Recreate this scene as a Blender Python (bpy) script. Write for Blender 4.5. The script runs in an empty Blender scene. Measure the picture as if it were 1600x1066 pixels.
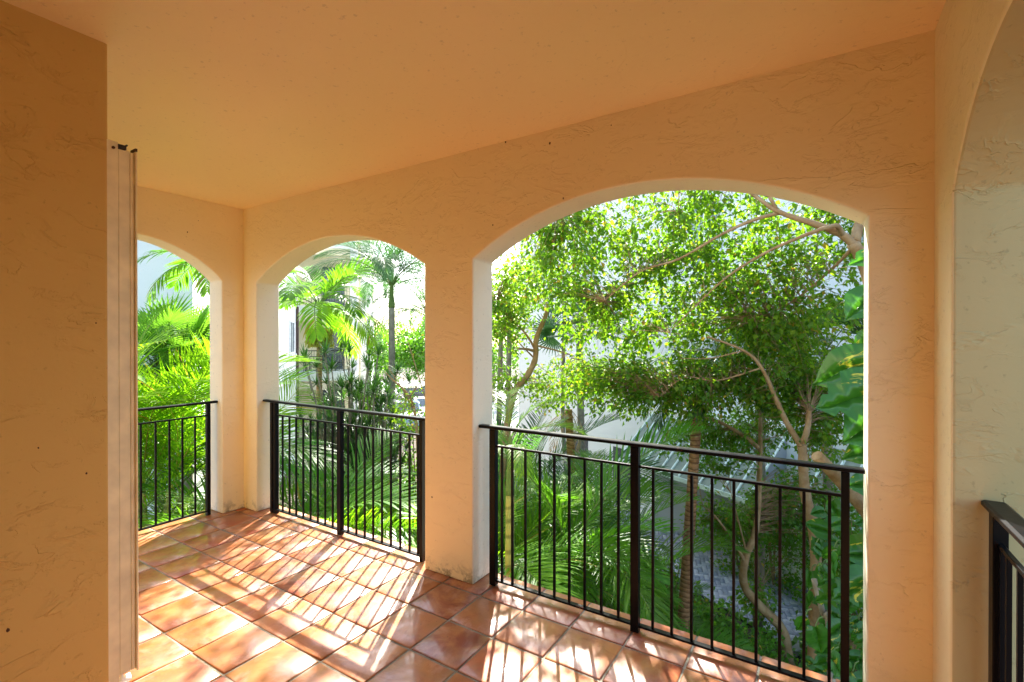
import bpy, bmesh, math, random
import numpy as np
from mathutils import Vector, Matrix, Euler
R = math.radians
PI = math.pi
C = bpy.context.scene.collection
sc = bpy.context.scene
random.seed(11)
rng = np.random.default_rng(7)

# ------------------------------------------------------------------ camera
CAM_YAW, CAM_PITCH, CAM_H, FPX = 0.5643, -0.004, 1.6, 758.9
cam_d = bpy.data.cameras.new('camera'); cam = bpy.data.objects.new('camera', cam_d); C.objects.link(cam)
cam.location = (0, 0, CAM_H)
cam.rotation_euler = (PI/2 + CAM_PITCH, 0, CAM_YAW)
cam_d.sensor_width = 36; cam_d.lens = FPX/1600*36
cam_d.clip_start = 0.02; cam_d.clip_end = 600
sc.camera = cam
sc.render.resolution_x, sc.render.resolution_y = 1024, 682

# ------------------------------------------------------------------ sky and sun
SUN_EL = R(41.2); SUN_AZ = R(29.15)          # azimuth measured from +Y toward -X
sun_dir = Vector((-math.sin(SUN_AZ)*math.cos(SUN_EL), math.cos(SUN_AZ)*math.cos(SUN_EL), math.sin(SUN_EL)))
w = bpy.data.worlds.new("World"); sc.world = w; w.use_nodes = True
nt = w.node_tree; nt.nodes.clear()
sky = nt.nodes.new('ShaderNodeTexSky'); sky.sky_type = 'NISHITA'; sky.sun_disc = False
sky.sun_elevation = SUN_EL; sky.sun_rotation = -SUN_AZ
sky.air_density = 1.0; sky.dust_density = 1.6; sky.ozone_density = 1.0
bg = nt.nodes.new('ShaderNodeBackground'); bg.inputs[1].default_value = 0.15
wo = nt.nodes.new('ShaderNodeOutputWorld')
nt.links.new(sky.outputs[0], bg.inputs[0]); nt.links.new(bg.outputs[0], wo.inputs[0])
sun_d = bpy.data.lights.new('sun', 'SUN'); sun_d.energy = 5.0; sun_d.angle = R(0.53); sun_d.color = (1, .95, .86)
sun = bpy.data.objects.new('sun', sun_d); C.objects.link(sun)
sun.rotation_euler = (-sun_dir).to_track_quat('-Z', 'Y').to_euler()
sc.view_settings.view_transform = 'Standard'; sc.view_settings.look = 'None'
sc.view_settings.exposure = 2.25; sc.view_settings.gamma = 1.0
sc.view_settings.use_curve_mapping = False
sc.cycles.max_bounces = 10; sc.cycles.diffuse_bounces = 6; sc.cycles.glossy_bounces = 3
sc.cycles.transmission_bounces = 6; sc.cycles.transparent_max_bounces = 6
sc.cycles.use_denoising = True
sc.cycles.sample_clamp_indirect = 8

# measured place: every point is given in metres in the place's own frame
_c, _s = math.cos(CAM_YAW), math.sin(CAM_YAW)
FW = Vector((-_s*math.cos(CAM_PITCH), _c*math.cos(CAM_PITCH), math.sin(CAM_PITCH)))
RT = Vector((_c, _s, 0)); UP = RT.cross(FW)
def P(u, v, d):
    """survey point of the place: bearing/elevation read off the photograph plus its distance"""
    return Vector((0, 0, CAM_H)) + FW*d + RT*((u-800)/FPX*d) - UP*((v-533)/FPX*d)
def G(lat, dep, z=0.0):
    """point from metres right of / ahead of where the photographer stood"""
    p = Vector((FW.x, FW.y, 0)).normalized()*dep + RT*lat
    return Vector((p.x, p.y, z))
GZ = -3.6
YW, XW, X3, HC = 2.524, -4.605, 0.384, 2.824

# ------------------------------------------------------------------ helpers
def link(o, parent=None):
    C.objects.link(o)
    if parent is not None: o.parent = parent
    return o
def tag(o, label=None, cat=None, group=None, kind=None):
    if label: o['label'] = label
    if cat: o['category'] = cat
    if group: o['group'] = group
    if kind: o['kind'] = kind
    return o
def empty(name, loc=(0, 0, 0), rz=0.0):
    o = bpy.data.objects.new(name, None); C.objects.link(o)
    o.location = loc; o.rotation_euler = (0, 0, rz); o.empty_display_size = .1
    return o
def np_mesh(name, V, F, mats, smooth=False, midx=None):
    """V (n,3); F (m,k) of one k"""
    V = np.asarray(V, np.float32); F = np.asarray(F, np.int32)
    me = bpy.data.meshes.new(name); n, k = F.shape
    me.vertices.add(len(V)); me.vertices.foreach_set('co', V.ravel())
    me.loops.add(n*k); me.loops.foreach_set('vertex_index', F.ravel())
    me.polygons.add(n)
    me.polygons.foreach_set('loop_start', np.arange(0, n*k, k, dtype=np.int32))
    me.polygons.foreach_set('loop_total', np.full(n, k, np.int32))
    if smooth: me.polygons.foreach_set('use_smooth', np.ones(n, bool))
    for m in (mats if isinstance(mats, (list, tuple)) else [mats]): me.materials.append(m)
    if midx is not None: me.polygons.foreach_set('material_index', np.asarray(midx, np.int32))
    me.update(calc_edges=True); me.validate()
    return me
class MB:
    """collects shapes that end up as one mesh"""
    def __init__(s): s.bm = bmesh.new(); s.mi = 0
    def box(s, a, b, M=None):
        (x0, y0, z0), (x1, y1, z1) = a, b
        vs = [s.bm.verts.new(p) for p in ((x0,y0,z0),(x1,y0,z0),(x1,y1,z0),(x0,y1,z0),(x0,y0,z1),(x1,y0,z1),(x1,y1,z1),(x0,y1,z1))]
        if M is not None:
            for v in vs: v.co = M @ v.co
        for f in ((0,3,2,1),(4,5,6,7),(0,1,5,4),(1,2,6,5),(2,3,7,6),(3,0,4,7)):
            fc = s.bm.faces.new([vs[i] for i in f]); fc.material_index = s.mi
        return s
    def quad(s, *pts):
        f = s.bm.faces.new([s.bm.verts.new(p) for p in pts]); f.material_index = s.mi; return s
    def prism(s, pts, vec):
        """closed outline pts extruded by vec"""
        a = [s.bm.verts.new(p) for p in pts]; b = [s.bm.verts.new(Vector(p)+Vector(vec)) for p in pts]
        n = len(a)
        f = s.bm.faces.new(a); f.material_index = s.mi
        f = s.bm.faces.new(b[::-1]); f.material_index = s.mi
        for i in range(n):
            f = s.bm.faces.new((a[i], b[i], b[(i+1) % n], a[(i+1) % n])); f.material_index = s.mi
        return s
    def tube(s, pts, rad, n=8, cap=True, smooth=True):
        pts = [Vector(p) for p in pts]; rings = []
        if not hasattr(rad, '__len__'): rad = [rad]*len(pts)
        t0 = (pts[1]-pts[0]).normalized(); ref = Vector((0, 0, 1)) if abs(t0.z) < .9 else Vector((1, 0, 0))
        nrm = t0.cross(ref).normalized()
        for i, p in enumerate(pts):
            t = (pts[min(i+1, len(pts)-1)] - pts[max(i-1, 0)])
            if t.length < 1e-7: t = t0
            t = t.normalized()
            nrm = (nrm - t*nrm.dot(t)); nrm = nrm.normalized() if nrm.length > 1e-6 else t.orthogonal().normalized()
            bn = t.cross(nrm)
            rings.append([s.bm.verts.new(p + (nrm*math.cos(2*PI*k/n) + bn*math.sin(2*PI*k/n))*rad[i]) for k in range(n)])
        for a, b in zip(rings, rings[1:]):
            for k in range(n):
                f = s.bm.faces.new((a[k], a[(k+1) % n], b[(k+1) % n], b[k])); f.smooth = smooth; f.material_index = s.mi
        if cap and n > 2:
            f = s.bm.faces.new(rings[0][::-1]); f.material_index = s.mi
            f = s.bm.faces.new(rings[-1]); f.material_index = s.mi
        return s
    def mesh(s, name, mats):
        bmesh.ops.recalc_face_normals(s.bm, faces=s.bm.faces)
        me = bpy.data.meshes.new(name); s.bm.to_mesh(me); s.bm.free()
        for m in (mats if isinstance(mats, (list, tuple)) else [mats]): me.materials.append(m)
        return me
    def build(s, name, mats, parent=None, bevel=0, seg=2, angle=35):
        o = bpy.data.objects.new(name, s.mesh(name, mats)); link(o, parent)
        if bevel:
            m = o.modifiers.new('bevel', 'BEVEL'); m.width = bevel; m.segments = seg; m.limit_method = 'ANGLE'; m.angle_limit = R(angle)
            m.harden_normals = False
        return o
def bez(pts, n=8):
    """smooth polyline (Catmull-Rom) through pts"""
    pts = [Vector(p) for p in pts]; q = [pts[0]*2-pts[1]] + pts + [pts[-1]*2-pts[-2]]; out = []
    for i in range(1, len(q)-2):
        for k in range(n):
            t = k/n; a, b, c, d = q[i-1], q[i], q[i+1], q[i+2]
            out.append(.5*((2*b)+(-a+c)*t+(2*a-5*b+4*c-d)*t*t+(-a+3*b-3*c+d)*t**3))
    out.append(pts[-1]); return out

# ------------------------------------------------------------------ materials
def mat(name, col=(.5, .5, .5), rough=.6, metal=0, spec=.5):
    m = bpy.data.materials.new(name); m.use_nodes = True
    b = m.node_tree.nodes['Principled BSDF']
    b.inputs['Base Color'].default_value = (*col, 1); b.inputs['Roughness'].default_value = rough
    b.inputs['Metallic'].default_value = metal; b.inputs['Specular IOR Level'].default_value = spec
    return m
class N:
    def __init__(s, m): s.t = m.node_tree; s.b = s.t.nodes['Principled BSDF']; s.out = s.t.nodes['Material Output']
    def n(s, typ, **kw):
        o = s.t.nodes.new(typ)
        for k, v in kw.items():
            if k in o.inputs: o.inputs[k].default_value = v
            else: setattr(o, k, v)
        return o
    def l(s, a, b): s.t.links.new(a, b)
    def coord(s, kind='Object'): return s.n('ShaderNodeTexCoord').outputs[kind]
    def noise(s, vec, scale, detail=4, rough=.55, dist=0.0):
        o = s.n('ShaderNodeTexNoise'); o.inputs['Scale'].default_value = scale; o.inputs['Detail'].default_value = detail
        o.inputs['Roughness'].default_value = rough; o.inputs['Distortion'].default_value = dist
        if vec is not None: s.l(vec, o.inputs['Vector'])
        return o.outputs['Fac']
    def ramp(s, fac, stops):
        o = s.n('ShaderNodeValToRGB'); e = o.color_ramp.elements
        while len(e) < len(stops): e.new(.5)
        for el, (p, c) in zip(e, stops):
            el.position = p; el.color = (*c, 1) if len(c) == 3 else c
        s.l(fac, o.inputs[0]); return o.outputs[0]
    def mix(s, fac, a, b, mode='MIX'):
        o = s.n('ShaderNodeMix', data_type='RGBA', blend_type=mode)
        for sock, v in ((o.inputs[0], fac), (o.inputs[6], a), (o.inputs[7], b)):
            if hasattr(v, 'is_output'): s.l(v, sock)
            elif hasattr(v, '__len__'): sock.default_value = (*v[:3], 1)
            else: sock.default_value = v
        return o.outputs[2]
    def math(s, op, a, b=0.0, clamp=False):
        o = s.n('ShaderNodeMath', operation=op); o.use_clamp = clamp
        for sock, v in ((o.inputs[0], a), (o.inputs[1], b)):
            if hasattr(v, 'is_output'): s.l(v, sock)
            else: sock.default_value = v
        return o.outputs[0]
    def bump(s, h, strength=.3, dist=.01, prev=None):
        o = s.n('ShaderNodeBump'); o.inputs['Strength'].default_value = strength; o.inputs['Distance'].default_value = dist
        s.l(h, o.inputs['Height'])
        if prev is not None: s.l(prev, o.inputs['Normal'])
        return o.outputs[0]
K = lambda v: (v, v, v)
def stucco(name, col, ridge=1.0, var=.10, grime=0.0, rough=.8, spec=.3):
    m = mat(name, col, rough, spec=spec); g = N(m); co = g.coord()
    big = g.noise(co, 1.1, 4, .6)
    c = g.mix(big, tuple(x*(1-var) for x in col), tuple(min(1, x*(1+var)) for x in col))
    sp = g.ramp(g.noise(co, 38, 3, .6), [(.28, K(.62)), (.36, K(1))])
    c = g.mix(.5, c, sp, 'MULTIPLY')
    if grime:
        sx = g.n('ShaderNodeSeparateXYZ'); g.l(co, sx.inputs[0])
        low = g.math('SUBTRACT', .13, sx.outputs[2]); low = g.math('MULTIPLY', low, 7, True)
        d = g.math('MULTIPLY', low, g.ramp(g.noise(co, 14, 5, .7, .5), [(.48, K(0)), (.62, K(1))]), True)
        c = g.mix(g.math('MULTIPLY', d, grime), c, (.10, .07, .03))
    g.l(c, g.b.inputs['Base Color'])
    # skip-trowel relief: ridges where a warped noise crosses levels, kept only in patches
    def patchy(scale, lv, mscale, lo, seed):
        mp = g.n('ShaderNodeMapping'); g.l(co, mp.inputs[0]); mp.inputs['Location'].default_value = (seed, seed*1.7, -seed)
        mp.inputs['Scale'].default_value = (.85, .85, 1.6)
        nn = g.noise(mp.outputs[0], scale, 5, .58, .6)
        r_ = g.ramp(nn, [(lv-.006, K(0)), (lv+.006, K(1)), (lv+.03, K(.45)), (lv+.09, K(0))])
        k_ = g.ramp(g.noise(mp.outputs[0], mscale, 3, .6), [(lo, K(0)), (lo+.08, K(1))])
        return g.math('MULTIPLY', r_, k_)
    h = g.math('ADD', patchy(2.6, .5, 3.1, .50, 1.3), g.math('MULTIPLY', patchy(6.0, .46, 4.5, .50, 7.1), .7))
    h = g.math('ADD', h, g.math('MULTIPLY', patchy(11.0, .54, 5.5, .52, 13.7), .5))
    b1 = g.bump(h, min(1, .4+.5*ridge), .009*ridge)
    b2 = g.bump(g.noise(co, 70, 4, .6), .25, .002, b1)
    b3 = g.bump(g.noise(co, 9, 3, .5), .4, .006, b2)
    g.l(b3, g.b.inputs['Normal'])
    return m
M = {}
M['wall'] = stucco('peach_stucco', (.84, .72, .45), .55, .07, .9, .5, .5)
M['house'] = stucco('shaded_peach_stucco', (.64, .43, .135), .7, .08, .9)  # same peach stucco, with the left wall's warm shade put into its colour
M['ceiling'] = stucco('ceiling_plaster', (.86, .705, .40), .22, .05, 0, .42, .6)
M['trim'] = stucco('cream_stucco', (.80, .74, .56), .3, .05, .5)
M['strip'] = stucco('ochre_cream_stucco', (.74, .66, .40), .5, .05, .3)
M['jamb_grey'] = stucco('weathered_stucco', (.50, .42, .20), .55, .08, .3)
M['white_wall'] = stucco('white_render', (.80, .80, .78), .25, .03)
M['green_wall'] = stucco('pale_green_render', (.60, .66, .58), .25, .03)
M['beige_wall'] = stucco('beige_render', (.66, .60, .42), .25, .04)
M['grey_wall'] = stucco('grey_render', (.30, .32, .33), .25, .05)

def metal_paint(name, col, rough, rust=0.0):
    m = mat(name, col, rough, spec=.13 if rust else .4); g = N(m); co = g.coord()
    c = g.mix(g.noise(co, 9, 3), tuple(x*.7 for x in col), tuple(x*1.4 for x in col))
    if rust:
        r = g.ramp(g.noise(co, 5.5, 6, .7, .6), [(.66, K(0)), (.70, K(rust))])
        c = g.mix(r, c, (.16, .035, .012))
        g.l(g.math('ADD', g.math('MULTIPLY', r, .35), rough), g.b.inputs['Roughness'])
    g.l(c, g.b.inputs['Base Color'])
    g.l(g.bump(g.noise(co, 45, 4), .25, .002), g.b.inputs['Normal'])
    return m
M['rail'] = metal_paint('black_railing_paint', (.004, .004, .005), .30, .8)
M['rail_dull'] = metal_paint('dark_railing_paint', (.010, .010, .011), .34, .2)
M['shutter'] = metal_paint('cream_shutter_paint', (.80, .73, .48), .4)
M['awning'] = metal_paint('green_grey_roof_metal', (.23, .26, .20), .8)
M['awning_rib'] = metal_paint('pale_roof_rib_metal', (.66, .74, .66), .6)
M['brown_metal'] = metal_paint('brown_downspout_metal', (.07, .04, .03), .5)
M['louvre'] = metal_paint('grey_green_shutter_paint', (.34, .42, .38), .5)
M['white_paint'] = metal_paint('white_trim_paint', (.78, .79, .76), .45)
M['black'] = mat('matt_black', (.02, .02, .02), .7)
M['glass'] = mat('window_glass', (.05, .07, .08), .08)
M['mud'] = mat('dried_mud', (.07, .03, .015), .95)

# saltillo tile: each tile has its own tone through the object's random value
m = mat('terracotta_tile', (.42, .16, .06), .3, spec=.4); g = N(m); M['tile'] = m
oi = g.n('ShaderNodeObjectInfo'); co = g.coord()
vv = g.n('ShaderNodeVectorMath', operation='ADD'); g.l(co, vv.inputs[0])
sc_ = g.n('ShaderNodeVectorMath', operation='SCALE'); cb = g.n('ShaderNodeCombineXYZ'); g.l(oi.outputs['Random'], cb.inputs[0]); g.l(oi.outputs['Random'], cb.inputs[1])
g.l(cb.outputs[0], sc_.inputs[0]); sc_.inputs['Scale'].default_value = 37; g.l(sc_.outputs[0], vv.inputs[1]); tv = vv.outputs[0]
base = g.ramp(oi.outputs['Random'], [(0, (.19, .035, .012)), (.2, (.34, .075, .032)), (.42, (.30, .10, .024)), (.6, (.40, .105, .048)), (.8, (.33, .12, .03)), (1, (.45, .17, .09))])
c = g.mix(g.ramp(g.noise(tv, 5.5, 4, .6, .8), [(.38, K(0)), (.66, K(1))]), base, (.44, .18, .06))
c = g.mix(g.ramp(g.noise(tv, 9, 5, .65, .5), [(.54, K(0)), (.72, K(.75))]), c, (.22, .05, .022))
c = g.mix(g.ramp(g.noise(tv, 3.0, 3, .6, 1.2), [(.55, K(0)), (.78, K(.5))]), c, (.26, .15, .06))
c = g.mix(g.ramp(g.noise(co, 3.4, 5, .7, .8), [(.50, K(0)), (.66, K(.42))]), c, (.62, .38, .31))
c = g.mix(g.ramp(g.noise(tv, 60, 2, .6), [(.24, K(.8)), (.30, K(0))]), c, (.06, .03, .015))
g.l(c, g.b.inputs['Base Color'])
g.l(g.ramp(g.noise(tv, 7, 4, .6), [(.35, K(.28)), (.7, K(.5))]), g.b.inputs['Roughness'])
g.b.inputs['Coat Weight'].default_value = .42; g.b.inputs['Coat Roughness'].default_value = .12
b = g.bump(g.noise(tv, 4.5, 2, .5), .5, .006); b = g.bump(g.noise(tv, 24, 5, .65), .3, .002, b)
g.l(b, g.b.inputs['Normal'])
m = mat('dark_grout', (.13, .11, .075), .9); g = N(m); co = g.coord(); M['grout'] = m
g.l(g.ramp(g.noise(co, 12, 5, .7), [(.3, (.13, .12, .085)), (.7, (.36, .34, .26))]), g.b.inputs['Base Color'])
g.l(g.bump(g.noise(co, 90, 4), .5, .003), g.b.inputs['Normal'])

def leaf(name, c1, c2, tr, rough=.38, trans=.45, yellow=None, spec=.5):
    """leaf blade: reflecting front plus light passing through; tone differs leaf by leaf"""
    m = mat(name, c1, rough, spec=spec); g = N(m)
    c1, c2, tr = tuple(x*.92 for x in c1), tuple(x*.96 for x in c2), tuple(x*.92 for x in tr)
    geo = g.n('ShaderNodeNewGeometry'); oi = g.n('ShaderNodeObjectInfo')
    c = g.mix(geo.outputs['Random Per Island'], c1, c2)
    t = g.mix(geo.outputs['Random Per Island'], tr, tuple(x*1.35 for x in tr))
    if yellow:
        y = g.math('GREATER_THAN', geo.outputs['Random Per Island'], yellow)
        c = g.mix(y, c, (.34, .26, .03)); t = g.mix(y, t, (.55, .42, .04))
    v = g.math('ADD', g.math('MULTIPLY', oi.outputs['Random'], .5), .75)
    hs = g.n('ShaderNodeHueSaturation'); g.l(v, hs.inputs['Value']); g.l(c, hs.inputs['Color'])
    g.l(g.math('ADD', .485, g.math('MULTIPLY', oi.outputs['Random'], .03)), hs.inputs['Hue'])
    g.l(hs.outputs[0], g.b.inputs['Base Color'])
    tl = g.n('ShaderNodeBsdfTranslucent'); g.l(t, tl.inputs['Color'])
    mx = g.n('ShaderNodeMixShader'); mx.inputs[0].default_value = trans
    g.l(g.b.outputs[0], mx.inputs[1]); g.l(tl.outputs[0], mx.inputs[2]); g.l(mx.outputs[0], g.out.inputs['Surface'])
    return m
M['ficus'] = leaf('small_tree_leaf', (.035, .105, .012), (.09, .20, .018), (.23, .50, .016), .42, .42, .985, spec=.22)
M['ficus_light'] = leaf('young_tree_leaf', (.10, .20, .015), (.16, .27, .02), (.34, .56, .016), .42, .48, .95, spec=.22)
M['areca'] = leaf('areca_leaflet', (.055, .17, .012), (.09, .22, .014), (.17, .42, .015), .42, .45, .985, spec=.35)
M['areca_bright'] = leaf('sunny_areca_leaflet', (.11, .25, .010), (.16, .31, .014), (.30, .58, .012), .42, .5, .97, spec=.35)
M['palm_dark'] = leaf('dark_palm_leaflet', (.022, .08, .02), (.045, .12, .022), (.10, .28, .03), .35, .4)
M['palm_blue'] = leaf('grey_green_palm_leaflet', (.035, .11, .03), (.06, .16, .04), (.11, .28, .06), .35, .35)
M['fan'] = leaf('fan_palm_blade', (.05, .17, .018), (.09, .24, .02), (.22, .50, .03), .38, .45)
M['strap'] = leaf('strap_leaf', (.02, .07, .014), (.045, .12, .02), (.10, .27, .025), .32, .35)
M['shrub'] = leaf('shrub_leaf', (.04, .13, .014), (.085, .21, .018), (.20, .46, .02), .38, .45, .985, spec=.35)
M['dead'] = leaf('dry_frond', (.30, .20, .09), (.42, .30, .14), (.4, .25, .1), .6, .3)
M['fruit'] = leaf('yellow_green_fruit_strand', (.30, .32, .04), (.42, .40, .05), (.4, .42, .04), .5, .25)
# big climbing leaf with yellow splashes
m = mat('variegated_vine_leaf', (.05, .15, .02), .28); g = N(m); M['pothos'] = m
oi = g.n('ShaderNodeObjectInfo'); co = g.coord()
mp = g.n('ShaderNodeMapping'); g.l(co, mp.inputs[0]); mp.inputs['Scale'].default_value = (2.0, 5.5, 3)
cb = g.n('ShaderNodeCombineXYZ'); g.l(g.math('MULTIPLY', oi.outputs['Random'], 40), cb.inputs[0]); g.l(cb.outputs[0], mp.inputs['Location'])
y = g.ramp(g.noise(mp.outputs[0], 2.2, 5, .6, 1.0), [(.635, K(0)), (.66, K(1))])
c = g.mix(y, g.mix(g.noise(co, 6, 3), (.022, .10, .012), (.045, .16, .015)), (.50, .46, .04))
t = g.mix(y, (.10, .34, .015), (.55, .5, .04))
g.l(c, g.b.inputs['Base Color'])
wv = g.n('ShaderNodeTexWave', wave_type='BANDS', bands_direction='X'); wv.inputs['Scale'].default_value = 9; wv.inputs['Distortion'].default_value = .6; g.l(co, wv.inputs[0])
g.l(g.bump(wv.outputs['Fac'], .25, .004), g.b.inputs['Normal'])
tl = g.n('ShaderNodeBsdfTranslucent'); g.l(t, tl.inputs['Color']); mx = g.n('ShaderNodeMixShader'); mx.inputs[0].default_value = .35
g.l(g.b.outputs[0], mx.inputs[1]); g.l(tl.outputs[0], mx.inputs[2]); g.l(mx.outputs[0], g.out.inputs['Surface'])

def bark(name, a, b_, scale=6, rings=0):
    m = mat(name, a, .85, spec=.2); g = N(m); co = g.coord()
    n = g.noise(co, scale, 6, .65, .4); c = g.mix(g.ramp(n, [(.35, K(0)), (.65, K(1))]), a, b_)
    h = n
    if rings:
        wv = g.n('ShaderNodeTexWave', wave_type='BANDS', bands_direction='Z'); wv.inputs['Scale'].default_value = rings
        wv.inputs['Distortion'].default_value = 4.5; wv.inputs['Detail'].default_value = 2; g.l(co, wv.inputs[0])
        c = g.mix(g.ramp(wv.outputs['Fac'], [(.05, K(.6)), (.3, K(0))]), c, tuple(x*.35 for x in a)); h = wv.outputs['Fac']
    g.l(c, g.b.inputs['Base Color']); g.l(g.bump(h, .6, .012, g.bump(g.noise(co, 40, 4), .4, .004)), g.b.inputs['Normal'])
    return m
M['bark'] = bark('tan_bark', (.22, .13, .055), (.34, .24, .13), 7)
M['bark_grey'] = bark('grey_bark', (.20, .17, .13), (.32, .28, .22), 9)
M['bark_palm'] = bark('ringed_palm_bark', (.26, .15, .06), (.38, .25, .12), 12, 4.6)
M['bark_red'] = bark('red_brown_ringed_bark', (.20, .095, .045), (.33, .19, .09), 12, 4.6)
M['cane'] = bark('green_yellow_cane', (.28, .30, .08), (.44, .36, .10), 5, 2.2)
M['shaft'] = bark('green_crownshaft', (.09, .15, .04), (.15, .21, .06), 4)
# ground
m = mat('mulch_soil', (.06, .045, .03), .95); g = N(m); co = g.coord(); M['soil'] = m
g.l(g.ramp(g.noise(co, 3, 8, .7), [(.3, (.03, .022, .014)), (.5, (.075, .055, .035)), (.72, (.14, .11, .07))]), g.b.inputs['Base Color'])
g.l(g.bump(g.noise(co, 25, 6, .7), .8, .03), g.b.inputs['Normal'])
m = mat('blue_grey_paver', (.20, .22, .25), .75); g = N(m); co = g.coord(); M['paver'] = m
oi = g.n('ShaderNodeObjectInfo'); geo = g.n('ShaderNodeNewGeometry')
c = g.mix(g.math('FRACT', g.math('ADD', oi.outputs['Random'], geo.outputs['Random Per Island'])), (.20, .23, .28), (.46, .47, .49))
c = g.mix(.6, c, g.ramp(g.noise(co, 30, 4, .6), [(.3, K(.6)), (.6, K(1))]), 'MULTIPLY'); g.l(c, g.b.inputs['Base Color'])
g.l(g.bump(g.noise(co, 60, 4), .4, .003), g.b.inputs['Normal'])
M['asphalt'] = mat('asphalt', (.06, .06, .06), .9)
M['concrete'] = stucco('concrete', (.34, .34, .32), .2, .1)

# ------------------------------------------------------------------ balcony: floor, ceiling, walls
# slab with grout bed; tiles stand proud of it
floor = MB().box((-4.87, -1.45, -.30), (.66, 2.748, -.0065)).build('floor', M['grout']); tag(floor, kind='structure')
TS, TX, TY = 0.30768, -2.4006, 2.4477      # joint spacing and one crossing of joints
def tile_mesh(i, sx=1.0):
    r = random.Random(i*31+5); h = TS/2-.0055; b = .007; V = []
    j = lambda a: a + r.uniform(-.0022, .0022)
    cs = [(-h, -h), (h, -h), (h, h), (-h, h)]
    c2 = [(j(x), j(y)) for x, y in cs]
    V += [(x, y, -.014) for x, y in c2] + [(x, y, -.004) for x, y in c2]
    V += [(x*(1-b/h), y*(1-b/h), r.uniform(-.0006, .0010)) for x, y in c2]
    V.append((0, 0, r.uniform(.0, .002)))
    F = []
    for k in range(4):
        n = (k+1) % 4
        F += [(k, n, 4+n), (k, 4+n, 4+k), (4+k, 4+n, 8+n), (4+k, 8+n, 8+k), (8+k, 8+n, 12)]
    me = np_mesh('tile', V, F, M['tile'])
    for p in me.polygons: p.use_smooth = p.index % 5 >= 2
    return me
tiles = [tile_mesh(i) for i in range(9)]
for i in range(-8, 10):
    for jj in range(-1, 13):
        cx = TX + (i+.5)*TS; cy = TY - (jj+.5)*TS + 0
        if cy < -1.35 or cx > .63: continue
        if cx < -2.6 and cy < .55: continue
        o = bpy.data.objects.new('tile', tiles[(i*5+jj*3+random.randrange(3)) % 9]); link(o, floor)
        o.location = (cx, cy, random.uniform(-.0008, .0008)); o.rotation_euler = (random.gauss(0, .0022), random.gauss(0, .0022), random.choice((0, PI/2, PI, -PI/2)) + random.gauss(0, .003))
ceil = MB().box((-4.87, -1.45, HC), (.66, 2.77, HC+.35)).build('ceiling', M['ceiling']); tag(ceil, kind='structure')

def arch_outline(a0, a1, openings, z0, z1, spring=2.12, rise=.305, n=28):
    """closed outline in (s, z): a wall whose arched openings reach the floor"""
    pts = [(a0, z0)]
    for (o0, o1) in openings:
        if o0 > a0 + 1e-6: pts.append((o0, z0))
        hw = (o1-o0)/2; Rr = (hw*hw+rise*rise)/(2*rise); cz = spring+rise-Rr; mid = (o0+o1)/2
        th = math.asin(hw/Rr)
        for k in range(n+1):
            a = -th+2*th*k/n
            pts.append((mid+Rr*math.sin(a), cz+Rr*math.cos(a)))
        pts.append((o1, z0))
    pts += [(a1, z0), (a1, z1), (a0, z1)]
    return pts
def arcade(name, plane, p0, p1, outline, mats, pick):
    """extruded wall; pick(face centre, normal) gives the slot"""
    mb = MB()
    if plane == 'y': pts = [(s, p0, z) for s, z in outline]; vec = (0, p1-p0, 0)
    else: pts = [(p0, s, z) for s, z in outline]; vec = (p1-p0, 0, 0)
    mb.prism(pts, vec)
    o = mb.build(name, mats)
    me = o.data
    for p in me.polygons: p.material_index = pick(p.center, p.normal)
    b = o.modifiers.new('bevel', 'BEVEL'); b.width = .012; b.segments = 3; b.limit_method = 'ANGLE'; b.angle_limit = R(40)
    t = o.modifiers.new('tri', 'TRIANGULATE')
    return o
WT = .228
w1 = arcade('front_wall', 'y', YW, YW+WT, arch_outline(-4.66, .44, [(-4.39, -2.318), (-1.898, .172)], .001, HC+.05),
            [M['wall'], M['trim']], lambda c, n: 0 if n.y < -.9 else 1)
tag(w1, 'peach stucco wall ahead with two wide arched openings above black railings', 'wall')
w2 = arcade('side_wall', 'x', XW, XW-WT, arch_outline(.60, 2.745, [(.92, 2.33)], .0015, HC+.04, 2.135),
            [M['wall'], M['trim']], lambda c, n: 0 if n.x > .9 else 1)
tag(w2, 'peach stucco wall at the far left with one arched opening to the palms', 'wall')
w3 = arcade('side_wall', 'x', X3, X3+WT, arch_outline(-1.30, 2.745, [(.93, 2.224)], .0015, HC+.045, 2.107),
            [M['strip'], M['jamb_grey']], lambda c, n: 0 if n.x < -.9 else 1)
tag(w3, 'cream wall at the right edge with an arch beginning beside the rail end', 'wall')
LWY = .812
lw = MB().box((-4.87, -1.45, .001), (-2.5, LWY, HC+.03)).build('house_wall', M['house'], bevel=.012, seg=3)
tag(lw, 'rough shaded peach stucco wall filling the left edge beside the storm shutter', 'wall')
bw = MB().box((-2.498, -1.45, .001), (.60, -1.302, HC+.02)).build('house_wall', M['wall'])
tag(bw, 'plain peach stucco wall closing the balcony behind the photographer', 'wall')
# walls of the storeys under the balcony and the roof edge over it
lowb = MB().box((-4.84, -1.45, GZ), (.62, 2.70, -.301)).build('building_base', M['wall'])
tag(lowb, 'peach stucco ground floor of the building under the balcony', 'building')
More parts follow.
